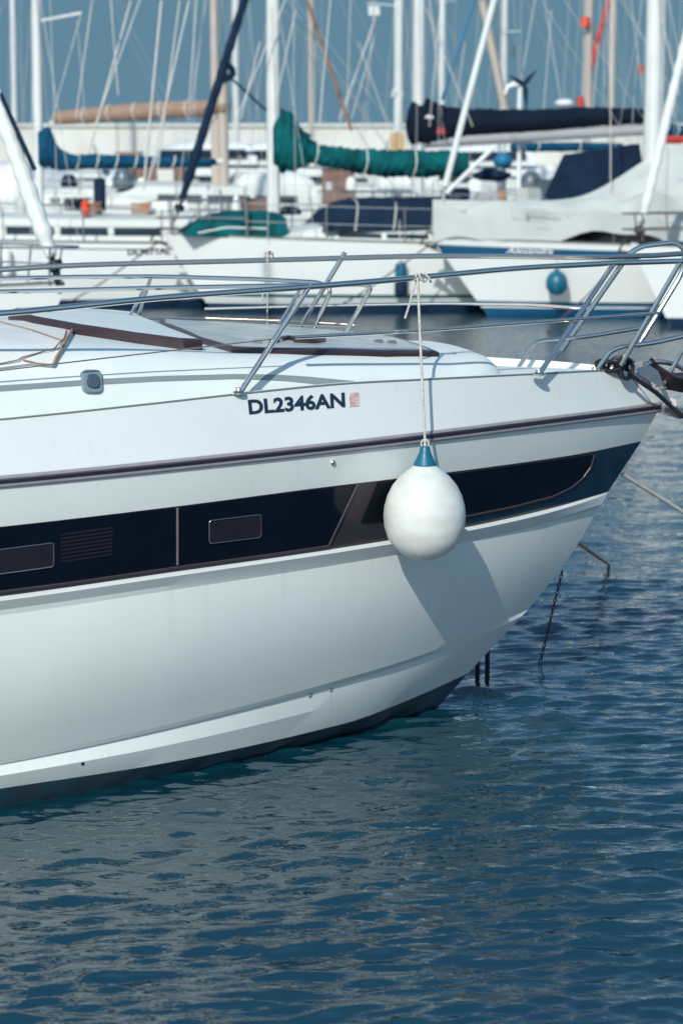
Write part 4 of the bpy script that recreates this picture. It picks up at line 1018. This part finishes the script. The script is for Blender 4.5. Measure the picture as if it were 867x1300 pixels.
# extra slack lines and sheets crossing the sky
for b_, l in ((A, [(118, 0, 96, 150), (140, 0, 150, 120), (180, 0, 120, 160)]), (Bt, [(250, 0, 240, 130), (330, 60, 306, 150), (365, 0, 300, 150), (420, 0, 405, 160), (375, 20, 352, 120)]), (Cb, [(478, 30, 430, 150), (480, 40, 446, 150), (545, 0, 560, 120), (560, 0, 545, 160)]), (S3, [(590, 60, 575, 160), (615, 60, 650, 150), (680, 0, 655, 140), (700, 20, 690, 140), (690, 0, 712, 128)]), (S4, [(770, 0, 775, 130), (760, 60, 752, 140), (800, 0, 816, 120), (785, 0, 850, 110), (845, 60, 856, 150)]), (D, [(775, 0, 775, 250), (840, 30, 862, 120)]), (S2, [(445, 0, 440, 160), (455, 60, 500, 180), (400, 60, 398, 160)])):
    for (x0, y0, x1, y1) in l: b_.part(MB().tube([b_.cl(x0, y0 - 8, .3), b_.cl(x1, y1, .3)], .011, 4), 'rigging_line', 'wirelt')
# jetty with timber stores, and the harbour wall
pz = .75
pj = MB().box((0, 71, pz / 2 - .1), (160, 2.4, pz), 0, 0, .03)
tag(pj.build('jetty', M['conc']), kind='structure')
for k, (px0, px1, py0, lab) in enumerate(((158, 232, 204, 'wide brown timber store standing on the jetty behind the left sailboat'), (150, 172, 196, 'dark upright timber cabinet beside the wide brown store on the jetty'), (408, 450, 214, 'small brown timber box on the jetty under the green boom cover'))):
    a_ = at(px0, py0, 70.2); b_ = at(px1, py0, 70.2); w = b_.x - a_.x; h = a_.z - (pz - .1)
    o = empty('timber_store', ((a_.x + b_.x) / 2, 71, pz - .1)); tag(o, lab, 'timber store')
    mb = MB(); n = max(3, int(w / .22))
    for j in range(n): mb.box(((a_.x + w * (j + .5) / n), 70.3 + .01 * (j % 2), pz - .1 + h / 2), (w / n - .015, .05, h))
    mb.box(((a_.x + b_.x) / 2, 71, pz - .1 + h / 2), (w - .02, 1.35, h - .02)); mb.build('wall', M['brown' if k != 1 else 'maroon'], o, smooth=False)
    MB().box(((a_.x + b_.x) / 2, 71, pz - .1 + h + .04), (w + .2, 1.6, .08), 0, 0, .01).build('roof', M['tanc'], o)
    MB().box(((a_.x + b_.x) / 2 + w * .2, 70.26, pz - .1 + h * .45), (w * .28, .04, h * .8), 0, 0, .005).build('door', M['bwhite2' if k == 0 else 'brown'], o)
wl_ = MB(); zt = at(433, 160, 112).z
hwall = empty('harbour_wall', (0, 113, 0)); tag(hwall, 'long pale concrete harbour wall along the skyline behind all the boats', 'harbour wall')
for i in range(-14, 15):
    x = i * 7.0; wl_.box((x, 113, zt / 2 - .2), (6.97, 1.6, zt + .4), 0, 0, .03)
wl_.box((0, 113.3, zt / 2 - .25), (203, 1.0, zt + .3))
wl_.build('wall', M['conc'], hwall, smooth=False)
cpw = MB()
for i in range(-14, 15): cpw.box((i * 7.0, 113, zt + .06), (6.95, 1.9, .16), 0, 0, .02)
cpw.build('coping', M['conc'], hwall, smooth=False)
MB().box((0, 108.5, .7), (203, 7.4, 1.9), 0, 0, .05).build('quay_apron', M['conc'], hwall)

# ------------------------------------------------------------------ water
def water():
    def axis(fine0, fine1, step_fn, outs):
        v = [fine0]
        while v[-1] < fine1: v.append(v[-1] + step_fn(v[-1]))
        return np.array([-o for o in outs[0]] + v + list(outs[1]))
    xs = axis(-7.0, 7.0, lambda x: .016 if abs(x) < 2.2 else .05, ((3500, 800, 200, 60, 25, 12), (12, 25, 60, 200, 800, 3500)))
    ys = [-400, -60, -10, 0, 4.5]; y = 6.0
    while y < 32: ys.append(y); y += max(.014, .0020 * y) if y < 16 else .0042 * y
    ys += [34, 38, 45, 60, 90, 150, 400, 1200, 6000]; ys = np.array(ys)
    X, Yy = np.meshgrid(xs, ys); Z = np.zeros_like(X); DX = np.zeros_like(X); DY = np.zeros_like(X)
    wl0 = np.exp(rng.uniform(np.log(.07), np.log(1.2), 130))
    slope2 = 0
    for l in wl0:
        an = math.pi / 2 + rng.normal(0, .23) + .08; k = 2 * math.pi / l; kx, ky = k * math.cos(an), k * math.sin(an)
        a_ = WAVE_A * l**1.05 * math.exp(-(math.log(l / .105) / .65)**2 / 2) + (.0010 * l if l > .3 else 0)
        ph_ = kx * X + ky * Yy + rng.uniform(0, 6.28)
        # group modulation breaks up long straight crests
        md = 1 + .5 * np.sin(X * rng.uniform(.8, 2.4) + Yy * rng.uniform(-1, 1) + rng.uniform(0, 6.28))
        Z += a_ * md * np.cos(ph_); DX += a_ * md * math.cos(an) * np.sin(ph_); DY += a_ * md * math.sin(an) * np.sin(ph_)
    far_ = 1 - .55 * np.clip((Yy - 13) / 12, 0, 1)
    env = far_ * np.clip((7 - np.abs(X)) / 1.0, 0, 1) * np.clip((Yy - 4.5) / 1.0, 0, 1) * np.clip((34 - Yy) / 5, 0, 1) 
    Z *= env; X2 = X - .95 * DX * env; Y2 = Yy - .95 * DY * env
    n, m = X.shape; me = bpy.data.meshes.new('sea_water'); me.vertices.add(n * m)
    me.vertices.foreach_set('co', np.stack([X2, Y2, Z], -1).astype(np.float32).ravel())
    idx = np.arange(n * m).reshape(n, m); q = np.stack([idx[:-1, :-1], idx[:-1, 1:], idx[1:, 1:], idx[1:, :-1]], -1).reshape(-1, 4)
    me.loops.add(q.size); me.polygons.add(len(q)); me.loops.foreach_set('vertex_index', q.ravel().astype(np.int32))
    me.polygons.foreach_set('loop_start', np.arange(0, q.size, 4, dtype=np.int32)); me.update(calc_edges=True)
    me.shade_smooth(); o = bpy.data.objects.new('sea_water', me); col.objects.link(o); tag(o, kind='structure')
    print('water verts', n * m, 'rms slope', np.sqrt(np.mean(np.gradient(Z[200:500, 100:300], axis=0)**2)) / .02)
    m = bpy.data.materials.new('sea'); m.use_nodes = True; t = m.node_tree; b = t.nodes['Principled BSDF']
    b.inputs['Base Color'].default_value = (.003, .052, .085, 1); b.inputs['Roughness'].default_value = .012; b.inputs['IOR'].default_value = 2.5
    co_ = t.nodes.new('ShaderNodeTexCoord'); hs = None
    geo = t.nodes.new('ShaderNodeNewGeometry'); prev = None
    for sc, dist, stx in ((3.2, .05, .6), (9, .013, .5), (26, .0035, .5)):
        mp = t.nodes.new('ShaderNodeMapping'); mp.inputs['Scale'].default_value = (stx, 1.25, 1); t.links.new(co_.outputs['Object'], mp.inputs[0])
        nz = t.nodes.new('ShaderNodeTexNoise'); nz.inputs['Scale'].default_value = sc; nz.inputs['Detail'].default_value = 3; nz.inputs['Distortion'].default_value = .4
        t.links.new(mp.outputs[0], nz.inputs['Vector'])
        bp = t.nodes.new('ShaderNodeBump'); bp.inputs['Strength'].default_value = 1; bp.inputs['Distance'].default_value = dist * (WB if sc > 4 else 0.0 + WBL)
        t.links.new(nz.outputs[0], bp.inputs['Height'])
        if prev: t.links.new(prev.outputs[0], bp.inputs['Normal'])
        prev = bp
    t.links.new(prev.outputs[0], b.inputs['Normal'])
    nz = t.nodes.new('ShaderNodeTexNoise'); nz.inputs['Scale'].default_value = .5; t.links.new(co_.outputs['Object'], nz.inputs['Vector'])
    mx = t.nodes.new('ShaderNodeMix'); mx.data_type = 'RGBA'; mx.inputs['A'].default_value = (.0004, .020, .034, 1); mx.inputs['B'].default_value = (.0008, .036, .052, 1)
    t.links.new(nz.outputs[0], mx.inputs['Factor']); t.links.new(mx.outputs['Result'], b.inputs['Base Color'])
    me.materials.append(m)
WAVE_A = .0109; WB = .9; WBL = .25
water()
